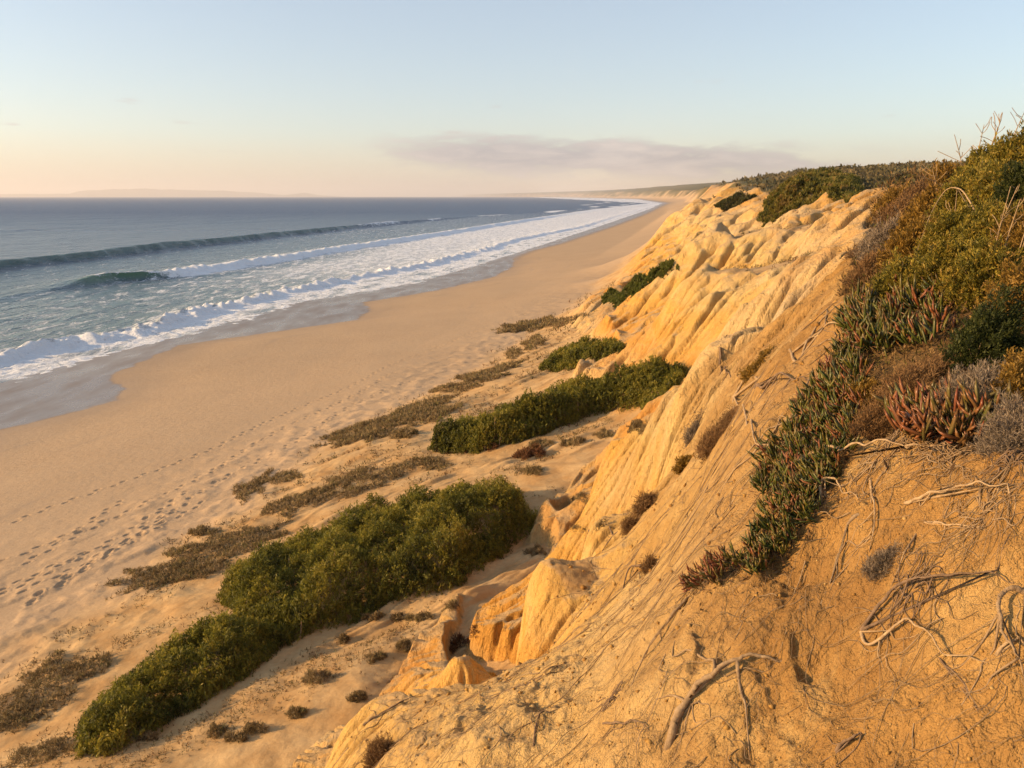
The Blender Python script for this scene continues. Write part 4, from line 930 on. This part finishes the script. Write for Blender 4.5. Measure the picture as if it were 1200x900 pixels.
def tangle(px, py, wpx, hpx, n, label, mat, seed):
    rg = np.random.default_rng(seed); parts = []; c = hit(px, py)
    for k in range(n):
        a = hit(px + rg.normal(0, .10) * wpx, py + rg.normal(0, .10) * hpx, -.02); pts = [a]; d = np.linalg.norm(a - np.array([0, 0, H])); s = d / F; an = rg.uniform(0, 6.28); e = a.copy()
        for _ in range(rg.integers(4, 9)):
            an += rg.normal(0, .8); e = e + np.array([math.cos(an) * wpx * .13 * s, math.sin(an) * wpx * .13 * s, 0]); q = e.copy(); q[2] = float(ground_z(q[0], q[1])) + abs(rg.normal(0, .09)) * hpx * s + .004; pts.append(q)
        r = rg.uniform(.28, .9) * s; m = len(pts) * 4; parts.append(tube(catmull(pts, m), np.linspace(r, r * .3, m), 5))
    co, fa = merge(parts, 5); o = raw_mesh('dead_stem_tangle', co, fa, 4, mat); tag(o, label, 'dead stems', 'roots and dead branches on the near slope')
tangle(1040, 532, 60, 40, 46, 'tangle of fine dry stems between the hanging ice plant mat and the bare soil', M_BARK, 901)
tangle(1110, 536, 90, 26, 50, 'dark tangle of dead stems under the red tipped ice plant clump', M_BARK, 902)
tangle(1185, 545, 50, 30, 34, 'dark tangle of dry twigs at the right edge under the twiggy bush', M_DARK, 903)
tangle(1150, 600, 80, 40, 40, 'loose web of thin dry roots at the right below the pale horizontal branch', M_BARK, 904)
tangle(1068, 690, 60, 50, 30, 'web of dark twigs around the bend of the long grey branch', M_DARK, 905)
tangle(985, 420, 40, 50, 30, 'bleached stems poking out along the inner edge of the hanging mat', M_PALE, 906)
tangle(720, 815, 36, 20, 20, 'small heap of dark dead twigs in the crease of the near slope', M_DARK, 907)

# hair roots and litter nobody could count
def litter():
    rg = np.random.default_rng(71); parts = []
    w = (near_soil * (1 - Z_VEG) * (GY > 1.9) * (RD < 9)); w = np.where(w > .3, 1.0, 0); vis = w.ravel(); idx = rg.choice(len(vis), 1600, p=vis / vis.sum())
    for i in idx:
        x, y = GX.ravel()[i], GY.ravel()[i]; d = math.hypot(x, y); a = rg.normal(math.pi * 1.05, .9); n = rg.integers(5, 11); st = rg.uniform(.008, .03) * d
        pts = [];
        for k in range(n): pts.append((x, y)); a += rg.normal(0, .7); x += math.cos(a) * st; y += math.sin(a) * st
        pts = np.array(pts); z = ground_z(pts[:, 0], pts[:, 1]) + rg.uniform(.0, .012) + .02 * rg.random() * np.sin(np.linspace(0, 3.1, n))
        r = rg.choice([.25, .38, .55, .85], p=[.4, .32, .2, .08]) * d / F
        parts.append(tube(catmull(np.column_stack([pts, z]), n * 2), np.linspace(r, r * .4, n * 2), 3))
    co, fa = merge(parts); return co, fa
co, fa = litter(); hr = raw_mesh('root_hairs', co, fa, 4, M_BARK); tag(hr, 'tangle of hair thin roots over the bare near soil', 'rootlets', kind='stuff')

def crumbs():
    rg = np.random.default_rng(75); w = (near_soil * (1 - Z_VEG) * (GY > 1.9) * (RD < 10) * np.clip(.35 + gnoise(GX / .5, GY / .5, 78), 0, 1)).ravel(); n = 5200; idx = rg.choice(len(w), n, p=w / w.sum())
    x = GX.ravel()[idx] + rg.normal(0, .004, n); y = GY.ravel()[idx] + rg.normal(0, .004, n); d = np.hypot(x, y); r = d / F * rg.choice([.7, 1.1, 1.9, 3.2, 4.8], n, p=[.36, .3, .23, .09, .02])
    oc = np.array([(1,0,0),(0,1,0),(-1,0,0),(0,-1,0),(0,0,1),(0,0,-1)], float); f = np.array([(0,1,4),(1,2,4),(2,3,4),(3,0,4),(1,0,5),(2,1,5),(3,2,5),(0,3,5)])
    co = oc[None] * rg.uniform(.45, 1.45, (n, 6, 1)) * r[:, None, None] * np.array([1, 1, .75]); a = rg.uniform(0, 6.28, n); c, s_ = np.cos(a)[:, None], np.sin(a)[:, None]
    co = np.stack([co[:, :, 0] * c - co[:, :, 1] * s_, co[:, :, 0] * s_ + co[:, :, 1] * c, co[:, :, 2]], -1) + np.column_stack([x, y, ground_z(x, y) + r * .25])[:, None]
    cl = np.array([(.44, .26, .08), (.33, .18, .055), (.50, .33, .13)])[rg.integers(0, 3, n)]
    return co.reshape(-1, 3), (np.arange(n)[:, None, None] * 6 + f[None]).reshape(-1, 3), np.repeat(cl, 6, 0)
co, fa, cl = crumbs(); cb = raw_mesh('soil_crumbs', co, fa, 3, M_DRY, col=cl, smooth=False); tag(cb, 'loose crumbs of sandy soil scattered over the near slope', 'soil crumbs', kind='stuff')

def ground_cover():
    rg = np.random.default_rng(72); w = (Z_VEG * (RD < 60) * (RD > 2.4)).ravel(); w = np.where(w > .3, w, 0); n = 26000; idx = rg.choice(len(w), n, p=w / w.sum())
    x = GX.ravel()[idx] + rg.normal(0, .002, n) * RD.ravel()[idx]; y = GY.ravel()[idx]; d = np.hypot(x, y); P = np.column_stack([x, y, ground_z(x, y)])
    ax = unit(np.column_stack([rg.normal(0, .6, n), rg.normal(0, .6, n), np.ones(n)])); L = 6.0 * d / F
    c = np.array([(.10, .06, .025), (.17, .10, .04), (.09, .08, .02), (.22, .14, .06)])[rg.integers(0, 4, n)]
    co, fa, cl = sprigs(P + ax * (L * 1.6)[:, None], ax, 5, (L * 2.2)[:, None], 1.0, .22, c, rg, .7)
    # rescale each blade to its distance
    co = co.reshape(n, 5, 4, 3); b = co[:, :, :1]; co = b + (co - b) * L[:, None, None, None]; return co.reshape(-1, 3), fa, cl
co, fa, cl = ground_cover(); gc = raw_mesh('ground_cover', co, fa, 4, M_DRY, col=cl); tag(gc, 'dry low undergrowth covering the soil between the hillside shrubs', 'undergrowth', kind='stuff')

def sparse_plants():
    rg = np.random.default_rng(76); den = sstep(.0, .5, fbm(GX * .8 + GY * .6, (-GX * .6 + GY * .8) * 2.2, 4.5, 4, 79, .6)) * FAN * (1 - CL) * (1 - Z_VEG) * (GY > 12) * (RD < 110)
    w = den.ravel(); n = 6000; idx = rg.choice(len(w), n, p=w / w.sum()); x = GX.ravel()[idx] + rg.normal(0, .004, n) * RD.ravel()[idx]; y = GY.ravel()[idx] + rg.normal(0, .004, n) * RD.ravel()[idx]; d = np.hypot(x, y)
    P = np.column_stack([x, y, ground_z(x, y)]); ax = unit(np.column_stack([rg.normal(0, .7, n), rg.normal(0, .7, n), np.ones(n)])); L = 3.4 * d / F
    c = np.array([(.12, .085, .04), (.20, .145, .07), (.13, .12, .045), (.16, .09, .045)])[rg.integers(0, 4, n)]
    co, fa, cl = sprigs(P + ax * (L * 1.1)[:, None], ax, 6, (L * 1.6)[:, None], 1.0, .2, c, rg, 1.0)
    co = co.reshape(n, 6, 4, 3); b = co[:, :, :1]; co = b + (co - b) * L[:, None, None, None]; return co.reshape(-1, 3), fa, cl
co, fa, cl = sparse_plants(); sp_ = raw_mesh('sparse_sand_plants', co, fa, 4, M_DRY, col=cl); tag(sp_, 'sparse dry sprigs scattered over the sand around the thickets', 'ground cover', kind='stuff')

def far_scrub():
    rg = np.random.default_rng(73); P = []; D = []
    w = (Z_VEG * (RD > 30)).ravel(); idx = rg.choice(len(w), 9000, p=w / w.sum()); P.append(np.column_stack([GX.ravel()[idx], GY.ravel()[idx], GZ.ravel()[idx]]))
    w = (vegF * (rr < 2600) * inl * (np.abs(tF) < R(50))).ravel(); idx = rg.choice(len(w), 30000, p=w / w.sum()); P.append(np.column_stack([FX.ravel()[idx], FY.ravel()[idx], FZ.ravel()[idx]]))
    P = np.vstack(P); n = len(P); d = np.hypot(P[:, 0], P[:, 1]); P[:, :2] += rg.normal(0, .004, (n, 2)) * d[:, None]
    pat = np.clip(.5 + .6 * gnoise(P[:, 0] / (10 + d * .05), P[:, 1] / (14 + d * .12), 77), 0, 1); hgt = np.clip(d * .0028, .4, 4) * (.25 + 1.0 * pat)
    L = np.clip(4.5 * d / F, .25, 6)
    tips = P + np.column_stack([rg.normal(0, .3, n) * hgt, rg.normal(0, .3, n) * hgt, hgt * rg.random(n)])
    ax = unit(np.column_stack([rg.normal(0, .6, n), rg.normal(0, .6, n), np.ones(n)]))
    c = np.array([.065, .068, .028]) * pat[:, None] + np.array([.19, .14, .065]) * (1 - pat[:, None]); c = c * rg.uniform(.6, 1.4, (n, 1))
    co, fa, cl = sprigs(tips, ax, 6, (L * .8)[:, None], 1.0, .55, c, rg, 1.1)
    co = co.reshape(n, 6, 4, 3); b = co[:, :, :1]; co = b + (co - b) * L[:, None, None, None]; return co.reshape(-1, 3), fa, cl
co, fa, cl = far_scrub(); fs = raw_mesh('distant_scrub', co, fa, 4, M_LEAF, col=cl); tag(fs, 'far scrub and woodland covering the hills behind the cliffs', 'scrubland', kind='stuff')

# bare stalks against the sky and among the bushes
STALKS = [(1152,322,26,86,'tall dry stalk standing leftmost among the olive bushes'),(1160,330,4,92,'second tall dry stalk in the upright cluster on the hillside'),(1168,335,8,84,'third dry stalk, slightly bent, in the upright cluster'),(1186,330,14,90,'dry stalk standing apart near the right edge'),
 (1120,285,-10,40,'short pale stalk above the rust tinted bush'),(1128,212,-14,44,'thin bare twig leaning left on the skyline'),(1140,208,6,50,'thin bare twig upright on the skyline'),(1154,200,10,48,'thin bare twig leaning right on the skyline'),(1166,196,-8,46,'bare twig left of the topmost bush'),(1178,190,14,50,'bare twig over the topmost olive bush'),(1194,184,8,52,'tallest bare twig at the right edge of the skyline'),(1098,232,-8,28,'short bare twig on the skyline over the rust brown bush')]
for k, (px, py, dx, hp, lab) in enumerate(STALKS):
    rg = np.random.default_rng(800 + k); b = hit(px, py); d = np.linalg.norm(b - np.array([0, 0, H])); s = d / F
    pts = [b, b + np.array([dx * .3 * s, 0, hp * .45 * s]), b + np.array([dx * s, rg.normal(0, .05), hp * s])]; C = catmull(pts, 14); r = max(.0028, .8 * s)
    parts = [tube(C, np.linspace(r, r * .45, 14), 4)]
    for q in range(5):
        i = rg.integers(6, 13); e = C[i] + np.array([rg.normal(0, 8) * s, rg.normal(0, 6) * s, rg.uniform(5, 14) * s]); parts.append(tube(catmull([C[i], (C[i] + e) / 2 + rg.normal(0, s, 3), e], 5), r * .4, 4))
    co, fa = merge(parts, 4); o = raw_mesh('dry_stalk', co, fa, 4, M_PALE); tag(o, lab, 'stalk', 'bare stalks on the hillside')
